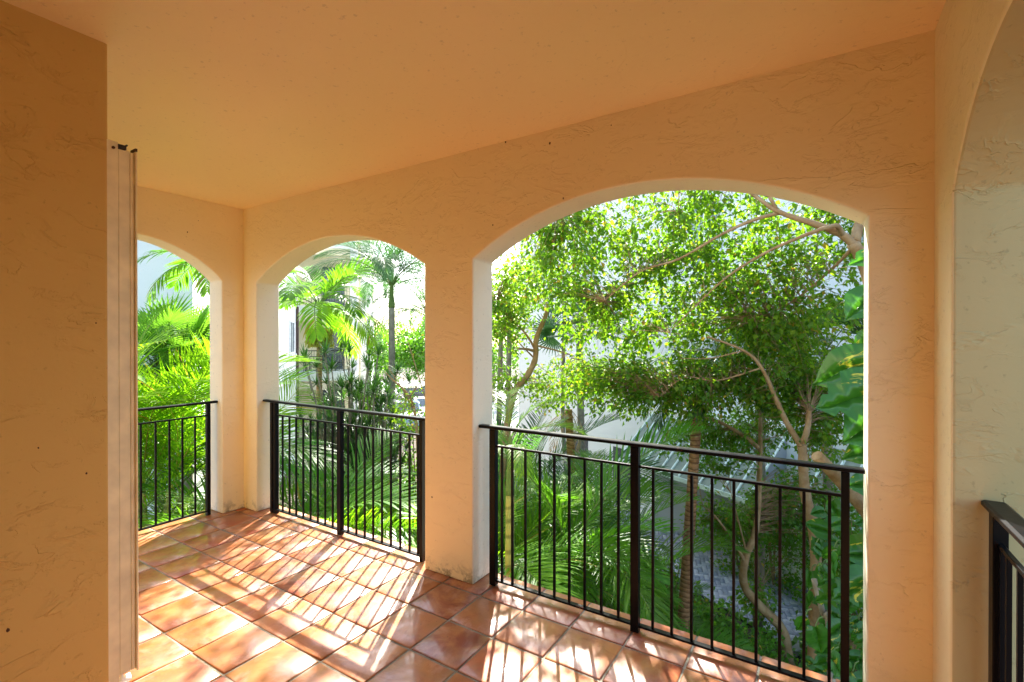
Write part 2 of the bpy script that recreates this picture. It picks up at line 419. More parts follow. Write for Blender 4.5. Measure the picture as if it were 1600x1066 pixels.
# paint line at the corner of the front and right walls is real: cream strip on w3
# mud dots
def blob(p, r, nrm, parent, seed, name='mud_spot'):
    rr = random.Random(seed); bm = bmesh.new(); bmesh.ops.create_icosphere(bm, subdivisions=1, radius=r)
    for v in bm.verts: v.co *= rr.uniform(.75, 1.25)
    me = bpy.data.meshes.new(name); bm.to_mesh(me); bm.free(); me.materials.append(M['mud'])
    o = bpy.data.objects.new(name, me); link(o, parent); o.location = p
    s = [1, 1, 1.3]; s['xyz'.index(nrm)] = .5; o.scale = s
def on_y(u, v, y):
    d = P(u, v, 1)-Vector((0, 0, CAM_H)); return Vector((0, 0, CAM_H)) + d*(y/d.y)
def on_x(u, v, x):
    d = P(u, v, 1)-Vector((0, 0, CAM_H)); return Vector((0, 0, CAM_H)) + d*(x/d.x)
for k, (u, v, r) in enumerate([(859, 224, .006), (770, 352, .0045), (880, 310, .005), (955, 196, .003), (675, 777, .006), (825, 320, .002), (620, 327, .003), (790, 222, .007)]):
    blob(on_y(u, v, YW), r, 'y', w1, k)
for k, (u, v, r) in enumerate([(293, 363, .005), (310, 345, .003)]): blob(on_x(u, v, XW), r, 'x', w2, 20+k)
blob(on_y(379, 372, YW), .012, 'y', w1, 33)
for k, (u, v, r) in enumerate([(12, 985, .006), (150, 505, .003), (60, 700, .003), (135, 740, .004)]): blob(on_x(u, v, -2.5), r, 'x', lw, 40+k)

# ------------------------------------------------------------------ storm shutter stacked at the end of the left wall
sh = tag(empty('storm_shutter', (-2.5, LWY, 0)), 'folded cream accordion storm shutter standing at the end of the left wall', 'storm shutter')
def shl(y): return y-LWY
MB().box((-.045, shl(.801), .001), (-.003, .0338, 2.432)).build('side_track', M['shutter'], sh, .002)
MB().box((-.036, .034, .17), (-.0045, .0753, 2.405)).build('blade', M['shutter'], sh, .004)
MB().box((-.034, .0755, .17), (-.0035, .0905, 2.403)).build('blade', M['shutter'], sh, .004)
MB().box((-.040, .0907, .165), (.008, .0985, 2.408)).build('lock_strip', M['shutter'], sh, .003)
MB().box((-.10, .099, .172), (-.012, .104, 2.40)).build('blade', M['shutter'], sh, .003)
MB().box((-.05, .034, 2.407), (.0, .062, 2.424)).box((-.03, .062, 2.424), (.0, .067, 2.43)).build('track_clip', M['black'], sh)
MB().box((-.045, .092, 2.410), (.004, .100, 2.423)).build('track_clip', M['brown_metal'], sh)
mb = MB(); mb.tube([(-.03, .05, .11), (-.03, .05, .17)], .006, 8); mb.tube([(-.045, .03, .125), (-.045, .085, .125)], .016, 12); mb.build('roller', M['white_paint'], sh)
MB().box((-.06, .036, .001), (.004, .10, .06)).build('sill_block', M['white_paint'], sh, .006)
mb = MB(); mb.tube([(0.0005, .016, 2.402), (.004, .016, 2.402)], .006, 10); mb.build('screw', M['mud'], sh)

# ------------------------------------------------------------------ railings
def railing(label, x0, x1, posts, bars, y, hx0, hx1, rot=None, loc=(0, 0, 0), htop=1.037, hw=.026, z_mid=.913):
    t = tag(empty('railing', loc, rot or 0), label, 'railing', 'black metal railings in the arches')
    prof = [(-hw, -.018), (-hw, -.005), (-hw*.7, 0), (hw*.7, 0), (hw, -.005), (hw, -.018), (hw*.6, -.022), (-hw*.6, -.022)]
    mb = MB(); mb.prism([(hx0, y+a, htop+b) for a, b in prof], (hx1-hx0, 0, 0)); mb.build('handrail', M['rail'], t, .002)
    MB().box((x0, y-.008, z_mid-.014), (x1, y+.008, z_mid)).build('mid_rail', M['rail'], t, .002)
    MB().box((x0, y-.016, .032), (x1, y+.016, .044)).build('bottom_rail', M['rail'], t, .002)
    for a, wd, bot in posts:
        MB().box((a-wd/2, y-.019, bot), (a+wd/2, y+.019, htop-.0225)).build('post', M['rail'], t, .002)
    bar = MB().box((-.0065, -.0065, 0), (.0065, .0065, z_mid-.014-.0445)).mesh('baluster', M['rail'])
    for b in bars:
        o = bpy.data.objects.new('baluster', bar); link(o, t); o.location = (b, y, .0442)
        o.rotation_euler = (0, random.gauss(0, .0012), random.gauss(0, .03))
    return t
RY = 2.605
railing('black railing across the middle arch, with a thick centre post and seventeen thin bars', -4.27, -2.41,
        [(-4.262, .034, .002), (-4.212, .034, .002), (-3.312, .045, .002), (-2.412, .030, .002)],
        [-4.108, -4.006, -3.907, -3.806, -3.704, -3.605, -3.507, -3.409, -3.217, -3.118, -3.020, -2.924, -2.827, -2.730, -2.633, -2.538, -2.455], RY, -4.385, -2.322)
railing('black railing across the big right arch, its top bar scraped and rusty', -1.79, .10,
        [(-1.790, .045, .002), (-.850, .045, .002), (.098, .032, .002)],
        [-1.725, -1.646, -1.549, -1.448, -1.347, -1.248, -1.149, -1.047, -.946, -.754, -.654, -.554, -.455, -.355, -.255, -.156, -.057, .040], RY, -1.893, .168)
# side railings run along Y: built in a local frame turned a quarter
railing('black railing in the far left arch in front of bright palm fronds', 1.0, 2.26,
        [(2.252, .030, .002), (1.61, .045, .002), (1.0, .03, .002)],
        [1.09, 1.193, 1.296, 1.40, 1.503, 1.734, 1.839, 1.943, 2.042, 2.145], 4.70, .925, 2.327, R(90), (0, 0, 0), 1.034)
r3 = railing('close black railing cut off by the right edge of the picture', 1.0, 2.19,
        [(2.170, .045, .002), (1.58, .045, .002), (1.0, .03, .002)],
        [1.1, 1.2, 1.3, 1.4, 1.49, 1.67, 1.77, 1.87, 1.97, 2.07, 2.13], -.492, .935, 2.220, R(90), (0, 0, 0), 1.062, .033, .945)

# ------------------------------------------------------------------ ground
mb = MB(); n = 50; Lg = 260
g0 = MB().quad((-Lg, -Lg, GZ), (Lg, -Lg, GZ), (Lg, Lg, GZ), (-Lg, Lg, GZ)).build('ground', M['soil']); tag(g0, kind='structure')
# car park beyond the garden
lotp = [G(-9, 27), G(3, 27), G(8, 60), G(-22, 60)]
lot = MB(); lot.prism([(p.x, p.y, GZ+.004) for p in lotp], (0, 0, .02)); lot = lot.build('road', M['concrete']); tag(lot, kind='structure')
# herringbone path
path = empty('path', G(5, 9, GZ)); tag(path, kind='structure')
def PL(t, off): return (5.6-.489*t-.872*off, 10.7+.872*t-.489*off)     # along / out from the villa wall
poly = [PL(-1.8, .03), PL(-1.8, 2.05), PL(9, 2.05), PL(9, .03)]
def inside(x, y, pg=poly):
    c = False; j = len(pg)-1
    for i in range(len(pg)):
        if (pg[i][1] > y) != (pg[j][1] > y) and x < (pg[j][0]-pg[i][0])*(y-pg[i][1])/(pg[j][1]-pg[i][1])+pg[i][0]: c = not c
        j = i
    return c
inv = path.matrix_world.inverted()
mbb = MB(); mbb.prism([G(a, b, GZ+.004) - path.location for a, b in poly], (0, 0, .036)); mbb.build('sand_bed', M['soil'], path)
bl, bwid = .200, .100
def brick_mesh(L_, W_, H_=.03):
    a, b = L_/2-.0045, W_/2-.0045; e = .005
    V = [(-a,-b,0),(a,-b,0),(a,b,0),(-a,b,0),(-a,-b,H_-e),(a,-b,H_-e),(a,b,H_-e),(-a,b,H_-e),(-a+e,-b+e,H_),(a-e,-b+e,H_),(a-e,b-e,H_),(-a+e,b-e,H_)]
    F = [(0,1,5,4),(1,2,6,5),(2,3,7,6),(3,0,4,7),(4,5,9,8),(5,6,10,9),(6,7,11,10),(7,4,8,11),(8,9,10,11)]
    return V, F
bV, bF = brick_mesh(bl, bwid); bme = np_mesh('brick', bV, bF, M['paver'])
bricks = []
# regular 90-degree herringbone: horizontal brick at (i, j) when (i-j)%4==0 covers cells i,i+1; vertical when (i-j)%4==2 covers (i+... ) cells j,j+1
cells = []
for i in range(-70, 90):
    for j in range(-70, 90):
        m4 = (i-j) % 4
        if m4 == 0: cells.append(((i+1)*bwid, (j+.5)*bwid, 0))
        elif m4 == 3: cells.append(((i+.5)*bwid, (j+1)*bwid, 1))
ang = math.atan2(.872, -.489) + R(45)
for (x, y, ro) in cells:
    xr = x*math.cos(ang)-y*math.sin(ang)+5.0; yr = x*math.sin(ang)+y*math.cos(ang)+12.0
    if inside(xr, yr): bricks.append((xr, yr, ro))
def brick_vis(b):
    p = G(b[0], b[1], GZ); u = 800+FPX*b[0]/b[1]; v = 530+FPX*(CAM_H-GZ)/b[1]
    return (0 if (1040 < u < 1345 and v < 1066) else 50) + b[1]
bricks.sort(key=brick_vis)
def bang(ro): return CAM_YAW + ang + (PI/2 if ro else 0)
for (x, y, ro) in bricks[:300]:
    o = bpy.data.objects.new('brick', bme); link(o, path); o.location = G(x, y, GZ+.042+random.uniform(-.002, .002)) - path.location
    o.rotation_euler = (random.gauss(0, .008), random.gauss(0, .008), bang(ro))
VV, FF = [], []
for (x, y, ro) in bricks[300:]:
    mtx = Matrix.Translation(G(x, y, GZ+.042+random.uniform(-.002, .002)) - path.location) @ Matrix.Rotation(bang(ro), 4, 'Z')
    o = len(VV); VV += [tuple(mtx @ Vector(v)) for v in bV]; FF += [tuple(i+o for i in f) for f in bF]
o = bpy.data.objects.new('brick_paving', np_mesh('brick_paving', VV, FF, M['paver'])); link(o, path); o['kind'] = 'stuff'
# kerb and drain at the near end of the path
k0, k1 = G(*PL(-1.83, 2.2), GZ), G(*PL(-1.83, 0), GZ); dk = (k1-k0).normalized(); nk = Vector((-dk.y, dk.x, 0))
kb = MB(); kb.prism([k0-path.location, k0-path.location-nk*.14, k1-path.location-nk*.14, k1-path.location], (0, 0, .10)); kb.build('kerb', M['concrete'], path, .01)
dr = tag(empty('drain_channel', k0-nk*.16), 'dark sunken drain channel beside the paver path kerb', 'drain')
mb = MB(); mb.prism([(0, 0, .003), tuple(-nk*.55), tuple(dk*1.9-nk*.55), tuple(dk*1.9)], (0, 0, .03)); mb.build('basin', M['black'], dr)
for k in range(14):
    q = dk*(k*.13+.05); mb = MB(); mb.prism([tuple(q+Vector((0,0,.036))), tuple(q-nk*.5+Vector((0,0,.036))), tuple(q-nk*.5+dk*.03+Vector((0,0,.036))), tuple(q+dk*.03+Vector((0,0,.036)))], (0, 0, .012)); mb.build('grate_bar', M['brown_metal'], dr)

# ------------------------------------------------------------------ buildings
def frame(o, d):
    """matrix: local x along d, local z up, local y to the left of d"""
    d = Vector(d).normalized(); l = Vector((-d.y, d.x, 0))
    return Matrix(((d.x, l.x, 0, o[0]), (d.y, l.y, 0, o[1]), (0, 0, 1, 0), (0, 0, 0, 1)))
def obj_frame(name, o, d, label, cat, group=None):
    e = empty(name, (o[0], o[1], 0), math.atan2(d[1], d[0])); return tag(e, label, cat, group)
# left wing: local x runs away from us (toward the far corner), local -y faces the garden
azd = R(46.8); dL = Vector((-math.sin(azd), math.cos(azd), 0))
C0 = G((463-800)/FPX*21, 21)
B1 = obj_frame('apartment_building', (C0.x, C0.y), dL, 'white and pale green apartment wing seen through the middle and left arches', 'building')
T0 = -11.6    # near corner in local x
MB().box((T0, 0, GZ), (-.03, 6, 10.2)).build('wall', M['white_wall'], B1, .02)
mb = MB(); mb.box((T0-.02, -.10, -.12), (.02, -.002, .06)); mb.box((T0-.02, -.10, 3.08), (.02, -.002, 3.26)); mb.build('ledge', M['white_paint'], B1, .01)
MB().box((T0, -.012, GZ), (-.13, -.003, -.13)).build('lower_render', M['green_wall'], B1)
mb = MB(); mb.box((-.14, -.11, GZ), (-.02, -.006, 3.0)); mb.build('downspout', M['brown_metal'], B1, .01)
def window_part(par, x0, x1, z0, z1, y=0.0, louvre=False, nlv=14, name='window'):
    """opening in a wall plane y (outside is -y)"""
    f = MB(); t = .07
    f.box((x0, y-.05, z0), (x0+t, y-.002, z1)); f.box((x1-t, y-.05, z0), (x1, y-.002, z1))
    f.box((x0+t, y-.05, z0), (x1-t, y-.002, z0+t)); f.box((x0+t, y-.05, z1-t), (x1-t, y-.002, z1))
    xm = (x0+x1)/2; f.box((xm-.03, y-.045, z0+t), (xm+.03, y-.002, z1-t))
    w = f.build(name, M['white_paint'], par)
    if louvre:
        for (a, b) in ((x0+t, xm-.03), (xm+.03, x1-t)):
            s = MB()
            nn = nlv
            for k in range(nn):
                zz = z0+t+(z1-z0-2*t)*(k+.5)/nn; hh = (z1-z0-2*t)/nn*.5
                s.prism([(a, y-.035, zz-hh), (a, y-.030, zz-hh), (a, y-.006, zz+hh*.8), (a, y-.012, zz+hh)], (b-a, 0, 0))
            q = s.build('louvre_panel', M['louvre'], w)
    else:
        MB().box((x0+t, y-.02, z0+t), (x1-t, y-.01, z1-t)).build('pane', M['glass'], w)
    MB().box((x0-.08, y-.12, z0-.09), (x1+.08, y-.003, z0-.01)).build('sill', M['white_paint'], w, .01)
    return w
for (a, z) in ((-1.55, 1.0), (-4.6, 1.0), (-8.0, 1.0), (-1.55, 4.2), (-4.6, 4.2), (-8.0, 4.2), (-1.55, 7.3), (-4.6, 7.3)):
    window_part(B1, a, a+.9, z, z+1.35, 0)
# set-back balcony bay facing us: wall plane perpendicular to dL
BX = 2.2   # local x of the bay's face
def bay(zf, name=None):
    MB().box((BX, -2.3, zf-.42), (BX+2.6, 4, zf)).build('balcony_slab', M['green_wall'], B1, .01)
    r = MB()
    r.box((BX+.03, -2.28, zf+1.02), (BX+.07, .0, zf+1.06)); r.box((BX+.03, -2.28, zf+.08), (BX+.07, .0, zf+.11))
    for k in range(20): r.box((BX+.04, -2.26+k*.115, zf+.11), (BX+.058, -2.245+k*.115, zf+1.02))
    r.build('balcony_railing', M['rail_dull'], B1)
MB().box((BX+2.6, -2.4, GZ), (BX+3.0, 6, 10.2)).build('wall', M['beige_wall'], B1)
for zf in (0.0, 3.2, 6.4): bay(zf)
for zf in (-3.3, 0.0, 3.2, 6.4):
    # pier with a soffit arch between balcony floors
    mb = MB(); pts = [(BX+.05, -2.38, zf+.0), (BX+.05, -1.98, zf+.0)]
    mb.box((BX+.02, -2.42, zf+.001), (BX+.35, -2.06, zf+2.78)); mb.build('pier', M['white_wall'], B1, .01)
    MB().box((BX+.02, -2.05, zf+2.45), (BX+.30, 3.9, zf+2.779)).build('lintel', M['beige_wall'], B1, .01)
    MB().box((BX+2.50, -1.6, zf+.02), (BX+2.595, -.5, zf+2.2)).build('balcony_door', M['glass'], B1)
# far block that carries the round-topped windows and a high balcony
mb = MB(); mb.box((BX+3.0, -2.9, GZ), (BX+11.5, 6, 9.0)); mb.build('wall', M['white_wall'], B1, .02)
for a in (BX+5.6, BX+7.8):
    s = MB(); pts = [(a, -2.905, 3.9)]+[(a+.35-.35*math.cos(t*PI/8), -2.905, 5.0+.35*math.sin(t*PI/8)) for t in range(9)]+[(a+.7, -2.905, 3.9)]
    s.prism(pts, (0, -.03, 0)); s.build('arched_window', M['beige_wall'], B1)
mb = MB(); mb.box((BX+6.2, -4.0, 6.15), (BX+11.6, -2.91, 6.4)); mb.build('balcony_slab', M['white_wall'], B1, .01)
mb = MB()
mb.box((BX+6.25, -3.97, 7.38), (BX+11.55, -3.92, 7.43))
for k in range(46): mb.box((BX+6.27+k*.116, -3.955, 6.401), (BX+6.29+k*.116, -3.935, 7.38))
for k in range(9): mb.box((BX+11.52, -3.9+k*.115, 6.401), (BX+11.54, -3.88+k*.115, 7.38))
mb.build('balcony_railing', M['rail_dull'], B1)
# balcony furniture on the wing
FB = Matrix.Translation((C0.x, C0.y, 0)) @ Matrix.Rotation(math.atan2(dL.y, dL.x), 4, 'Z')
def chair(loc, rz, label):
    t = tag(empty('patio_chair', loc, rz), label, 'chair', 'chairs on the distant balcony')
    MB().box((-.22, -.22, .42), (.22, .22, .46)).build('seat', M['black'], t, .01)
    b = MB()
    for k in range(4): b.box((-.20+k*.12, .19, .48), (-.15+k*.12, .215, .90))
    b.box((-.22, .185, .90), (.22, .22, .95)); b.build('backrest', M['black'], t, .005)
    for (a, c_) in ((-1, -1), (-1, 1), (1, -1), (1, 1)): MB().box((a*.2-.015, c_*.2-.015, 0), (a*.2+.015, c_*.2+.015, .419)).build('leg', M['black'], t)
tb = FB @ Vector((BX+1.0, -.6, 0))
t = tag(empty('patio_table', tb, 0), 'dark square patio table between two chairs on the distant balcony', 'table')
MB().box((-.4, -.4, .70), (.4, .4, .74)).build('tabletop', M['black'], t, .01)
for (a, c_) in ((-1, -1), (-1, 1), (1, -1), (1, 1)): MB().box((a*.36-.02, c_*.36-.02, 0), (a*.36+.02, c_*.36+.02, .699)).build('leg', M['black'], t)
rb = math.atan2(dL.y, dL.x)
chair(FB @ Vector((BX+.9, .35, 0)), rb, 'dark patio chair left of the table on the distant balcony')
chair(FB @ Vector((BX+.9, -1.5, 0)), rb+PI, 'dark patio chair right of the table on the distant balcony')

# building across the garden: local x runs away from us, -y ... faces us on local +y side flipped
azr = R(60.7); dR = Vector((-math.sin(azr), math.cos(azr), 0))
W0 = G(5.6, 10.7)
B2 = obj_frame('villa', (W0.x, W0.y), dR, 'pale shaded building across the garden with green metal awnings and shutters', 'building')
# facing us is local +y (left of dR points back toward -X-Y)
MB().box((-9, -7, GZ), (11.2, 0, 9.4)).build('wall', M['white_wall'], B2, .02)
def on_wall(fn):
    pass
def window_l(par, x0, x1, z0, z1):
    f = MB(); t = .06
    f.box((x0, .002, z0), (x0+t, .05, z1)); f.box((x1-t, .002, z0), (x1, .05, z1))
    f.box((x0+t, .002, z0), (x1-t, .05, z0+t)); f.box((x0+t, .002, z1-t), (x1-t, .05, z1))
    xm = (x0+x1)/2; f.box((xm-.035, .002, z0+t), (xm+.035, .048, z1-t))
    w_ = f.build('window', M['white_paint'], par)
    for (a, b) in ((x0+t, xm-.035), (xm+.035, x1-t)):
        s = MB(); nn = 22; hh = (z1-z0-2*t)/nn*.5
        for k in range(nn):
            zz = z0+t+(k+.5)*2*hh
            s.prism([(a, .035, zz-hh), (a, .030, zz-hh), (a, .006, zz+hh*.8), (a, .012, zz+hh)], (b-a, 0, 0))
        s.build('louvre_panel', M['louvre'], w_)
    MB().box((x0-.08, .003, z0-.09), (x1+.08, .12, z0-.01)).build('sill', M['white_paint'], w_, .01)
for a in (-2.6, 1.15, 5.8, 9.0):
    window_l(B2, a, a+.95, 3.3, 5.0); window_l(B2, a, a+.95, 6.5, 8.2)
mb = MB(); mb.box((-9.02, .003, 2.05), (11.22, .10, 2.28)); mb.box((-9.02, .003, -.35), (11.22, .06, -.20)); mb.build('ledge', M['white_paint'], B2, .01)
for (a, b) in ((-6.5, -5.2), (4.2, 5.1), (6.4, 7.3)):
    MB().box((a, .003, -3.5), (b, .02, -1.75)).build('ground_window', M['glass'], B2)
# standing-seam awnings
def awning(x0, x1, label):
    t = tag(empty('awning', (W0.x, W0.y, 0), math.atan2(dR.y, dR.x)), label, 'awning', 'green grey metal awnings on the opposite building')
    z0, z1, out = -1.62, -.52, 1.25
    MB().prism([(x0, .02, z1), (x0, .02, z1-.04), (x0, out, z0-.04), (x0, out, z0)], (x1-x0, 0, 0)).build('roof_sheet', M['awning'], t)
    nr = int(round((x1-x0)/.30))
    for k in range(nr+1):
        x = x0+(x1-x0)*k/nr
        MB().prism([(x-.019, .02, z1+.05), (x-.019, .02, z1+.003), (x-.019, out, z0+.003), (x-.019, out, z0+.05)], (.038, 0, 0)).build('seam', M['awning_rib'], t)
    MB().box((x0, out+.002, z0-.08), (x1, out+.03, z0+.02)).build('fascia', M['awning_rib'], t, .004)
    MB().prism([(x0-.03, .02, z1+.02), (x0-.03, .02, z0-.1), (x0-.03, out, z0-.1), (x0-.03, out, z0)], (.025, 0, 0)).build('end_panel', M['grey_wall'], t)
awning(-.45, 3.4, 'long green grey metal awning behind the ringed palm trunk')
awning(-3.3, -1.4, 'short green grey metal awning at the right behind the vine leaves')
MB().box((.8, .004, GZ), (3.4, .03, -1.75)).build('garage_door', M['grey_wall'], B2)

# ------------------------------------------------------------------ plants: mesh generators
def strip_mesh(paths, wids, sides):
    """vectorless ribbon builder -> V, F quads"""
    V, F = [], []
    for pts, wd, sd in zip(paths, wids, sides):
        o = len(V)
        for p, w_, s_ in zip(pts, wd, sd):
            V.append(p - s_*w_); V.append(p + s_*w_)
        for k in range(len(pts)-1): F.append((o+2*k, o+2*k+1, o+2*k+3, o+2*k+2))
    return V, F
def frond_mesh(name, L, e0, e1, nl, ll, lw_, material, stem_mat, seed, fwd=38, lift=14, droop=.55, bare=.16, rows=1, gap=.0, dead=False):
    """pinnate frond growing from the origin toward +X; e0/e1 start and end elevation in degrees"""
    r = random.Random(seed); mb = MB(); mb.mi = 1
    n = 14; pts = [Vector((0, 0, 0))]; tang = []
    side = r.uniform(-.12, .12)
    for k in range(n):
        t = (k+.5)/n; e = R(e0 + (e1-e0)*t**1.15); a = side*t
        d = Vector((math.cos(e)*math.cos(a), math.cos(e)*math.sin(a), math.sin(e))); tang.append(d)
        pts.append(pts[-1] + d*L/n)
    mb.tube(pts, [max(.0025, .011*(1-i/n)+.002) for i in range(n+1)], 5, cap=False)
    mb.mi = 0; bm = mb.bm
    for i in range(nl):
        t = bare + (1-bare)*(i+.5)/nl; f = t*n; k = min(n-1, int(f)); p = pts[k].lerp(pts[k+1], f-k); d = tang[k]
        sidev = Vector((0, 0, 1)).cross(d); sidev = sidev.normalized() if sidev.length > 1e-3 else Vector((0, 1, 0)); upv = d.cross(sidev).normalized()
        prof = math.sin(PI*min(1, (t-bare)/(1-bare)*.88+.10))**.55
        for sg in (-1, 1):
            for row in range(rows):
                if r.random() < gap: continue
                fa = R(fwd + 22*t + r.uniform(-6, 6)); la = R(lift + r.uniform(-7, 7) + (row*35-15 if rows > 1 else 0))
                dirv = (d*math.sin(fa) + sidev*sg*math.cos(fa)*math.cos(la) + upv*math.cos(fa)*math.sin(la)).normalized()
                ln = ll*prof*r.uniform(.88, 1.08); ww = lw_*r.uniform(.85, 1.1)
                q = p.copy(); dd = dirv.copy(); prev = None; m_ = 4
                wv = d.cross(dirv).cross(dirv).normalized()
                if wv.length < .1: wv = upv
                for s in range(m_+1):
                    tt = s/m_; w2_ = ww*(.35+1.3*tt)*.5 if tt < .35 else ww*.5*(1-(tt-.35)/.65)**.7
                    if s == m_: cur = (bm.verts.new(q),)
                    else: cur = (bm.verts.new(q-wv*w2_), bm.verts.new(q+wv*w2_))
                    if prev:
                        f_ = bm.faces.new((prev[0], prev[1], cur[-1], cur[0]) if len(cur) == 2 else (prev[0], prev[1], cur[0])); f_.material_index = 0; f_.smooth = True
                    prev = cur
                    dd = (dd + Vector((0, 0, -1))*droop/m_*(.4+tt*1.2)).normalized(); q = q + dd*ln/m_
    me = bpy.data.meshes.new(name); bm.to_mesh(me); bm.free(); me.materials.append(material); me.materials.append(stem_mat)
    return me
def fan_mesh(seed, rad, material, stem_mat, plen, nseg=30):
    r = random.Random(seed); mb = MB(); mb.mi = 1
    pet = [Vector((0, 0, 0)), Vector((plen*.5, 0, plen*.30)), Vector((plen, 0, plen*.42))]
    mb.tube(pet, [.011, .008, .006], 5, cap=False); mb.mi = 0; bm = mb.bm; c = pet[-1]
    d0 = (pet[2]-pet[1]).normalized(); sv = Vector((0, 1, 0)); up = d0.cross(sv)*-1
    for i in range(nseg):
        a = R(-125 + 250*(i+.5)/nseg); ln = rad*(1-.18*abs(a)/2.2)*r.uniform(.92, 1.05)
        d = (d0*math.cos(a) + sv*math.sin(a)).normalized(); wv = (sv*math.cos(a) - d0*math.sin(a)).normalized()
        q = c.copy(); prev = None; m_ = 5; dd = d.copy()
        for s in range(m_+1):
            t = s/m_; w_ = ln*math.tan(R(250/nseg/2))*t*.98 if t < .5 else ln*.5*math.tan(R(250/nseg/2))*(1-(t-.5)*1.9)
            w_ = max(w_, .001)
            fold = up*w_*.45*(1 if i % 2 else 1)
            cur = (bm.verts.new(q-wv*w_+fold), bm.verts.new(q), bm.verts.new(q+wv*w_+fold))
            if prev:
                for z in (0, 1):
                    f_ = bm.faces.new((prev[z], prev[z+1], cur[z+1], cur[z])); f_.material_index = 0
            prev = cur; dd = (dd + Vector((0, 0, -1))*.09*t*(1+2*max(0, t-.5)) + up*-.01).normalized(); q = q+dd*ln/m_
    me = bpy.data.meshes.new('fan_leaf'); bm.to_mesh(me); bm.free(); me.materials.append(material); me.materials.append(stem_mat)
    return me
def rosette_mesh(seed, nl, L, wd, material, up=.5):
    r = random.Random(seed); V, F = [], []
    for i in range(nl):
        az = i*2.399+r.uniform(-.2, .2); el = R(80 - 95*(i/nl)**.9 + r.uniform(-8, 8)); ln = L*r.uniform(.8, 1.1)
        d = Vector((math.cos(az)*math.cos(el), math.sin(az)*math.cos(el), math.sin(el))); wv = Vector((-math.sin(az), math.cos(az), 0))
        q = Vector((0, 0, .05*(1-i/nl))); o = len(V); m_ = 4
        for s in range(m_+1):
            t = s/m_; w_ = wd*.5*(.6+.8*t if t < .4 else (1-t)/.6*.92)+.0008
            V.append(q-wv*w_); V.append(q+wv*w_)
            d = (d+Vector((0, 0, -1))*.18*t).normalized(); q = q+d*ln/m_
        for s in range(m_): F.append((o+2*s, o+2*s+1, o+2*s+3, o+2*s+2))
    return np_mesh('leaf_rosette', V, F, material, True)
def vine_leaf_mesh(seed, L=.32, lobes=True):
    """big heart-shaped blade with splits; stalk at the origin, tip toward +X"""
    r = random.Random(seed); V, F = [], []; n = 11; ph = r.uniform(-.03, .03)
    mid = []
    for k in range(n+1):
        t = k/n; mid.append(Vector((L*t, 0, -.18*L*t*t + .03*L*math.sin(t*9+seed))))
    V += mid
    for sg in (-1, 1):
        o = len(V); ed = []
        for k in range(n+1):
            t = k/n; hw = L*.40*(math.sin(PI*min(1, t*.93+.12))**.75)*(1.12-.35*t)
            if k == n: hw = .0
            back = -.12*L*(1-t)**3 if k < 3 else 0
            if lobes and k in (4, 6, 8) : hw *= r.choice((.45, .6, .95))
            ed.append(Vector((L*t+back, sg*hw, mid[k].z + hw*.28 - (hw/L)**2*.5*L + .02*L*math.sin(k*1.9+sg+seed))))
        hf = [(mid[k]*.5+ed[k]*.5)+Vector((0, 0, .03*L*(1 if k % 2 else 0))) for k in range(n+1)]
        V += hf; h0 = o; V += ed; e0 = o+n+1
        for k in range(n):
            F.append((k, k+1, h0+k+1, h0+k)); F.append((h0+k, h0+k+1, e0+k+1, e0+k))
    return np_mesh('leaf', V, F, M['pothos'], True)
LT = np.array([(0, 0, 0), (.30, .42, .10), (.20, .78, .05), (0, 1, -.06), (-.20, .78, .05), (-.30, .42, .10), (0, .5, 0)], np.float32)
LF = np.array([(0, 1, 2, 6), (6, 2, 3, 3), (0, 6, 4, 5), (6, 3, 4, 4)])
LT4 = np.array([(0, 0, 0), (.34, .45, .12), (0, 1, -.05), (-.34, .45, .12), (0, .48, 0)], np.float32)
LF4 = np.array([(0, 1, 2, 4), (0, 4, 2, 3)])
def leaf_cloud(name, pos, axis, nrm, size, material, wide=1.0):
    pos = np.asarray(pos, np.float32); axis = np.asarray(axis, np.float32); nrm = np.asarray(nrm, np.float32); size = np.asarray(size, np.float32)
    axis /= np.linalg.norm(axis, axis=1, keepdims=True)+1e-9
    nrm = nrm - axis*(nrm*axis).sum(1, keepdims=True); nrm /= np.linalg.norm(nrm, axis=1, keepdims=True)+1e-9
    sd = np.cross(axis, nrm)
    T = LT4
    V = pos[:, None, :] + size[:, None, None]*(T[None, :, 0:1]*wide*sd[:, None, :] + T[None, :, 1:2]*axis[:, None, :] + T[None, :, 2:3]*nrm[:, None, :])
    n = len(pos); F = (LF4[None] + (np.arange(n)*len(T))[:, None, None]).reshape(-1, 4)
    return np_mesh(name, V.reshape(-1, 3), F, material)
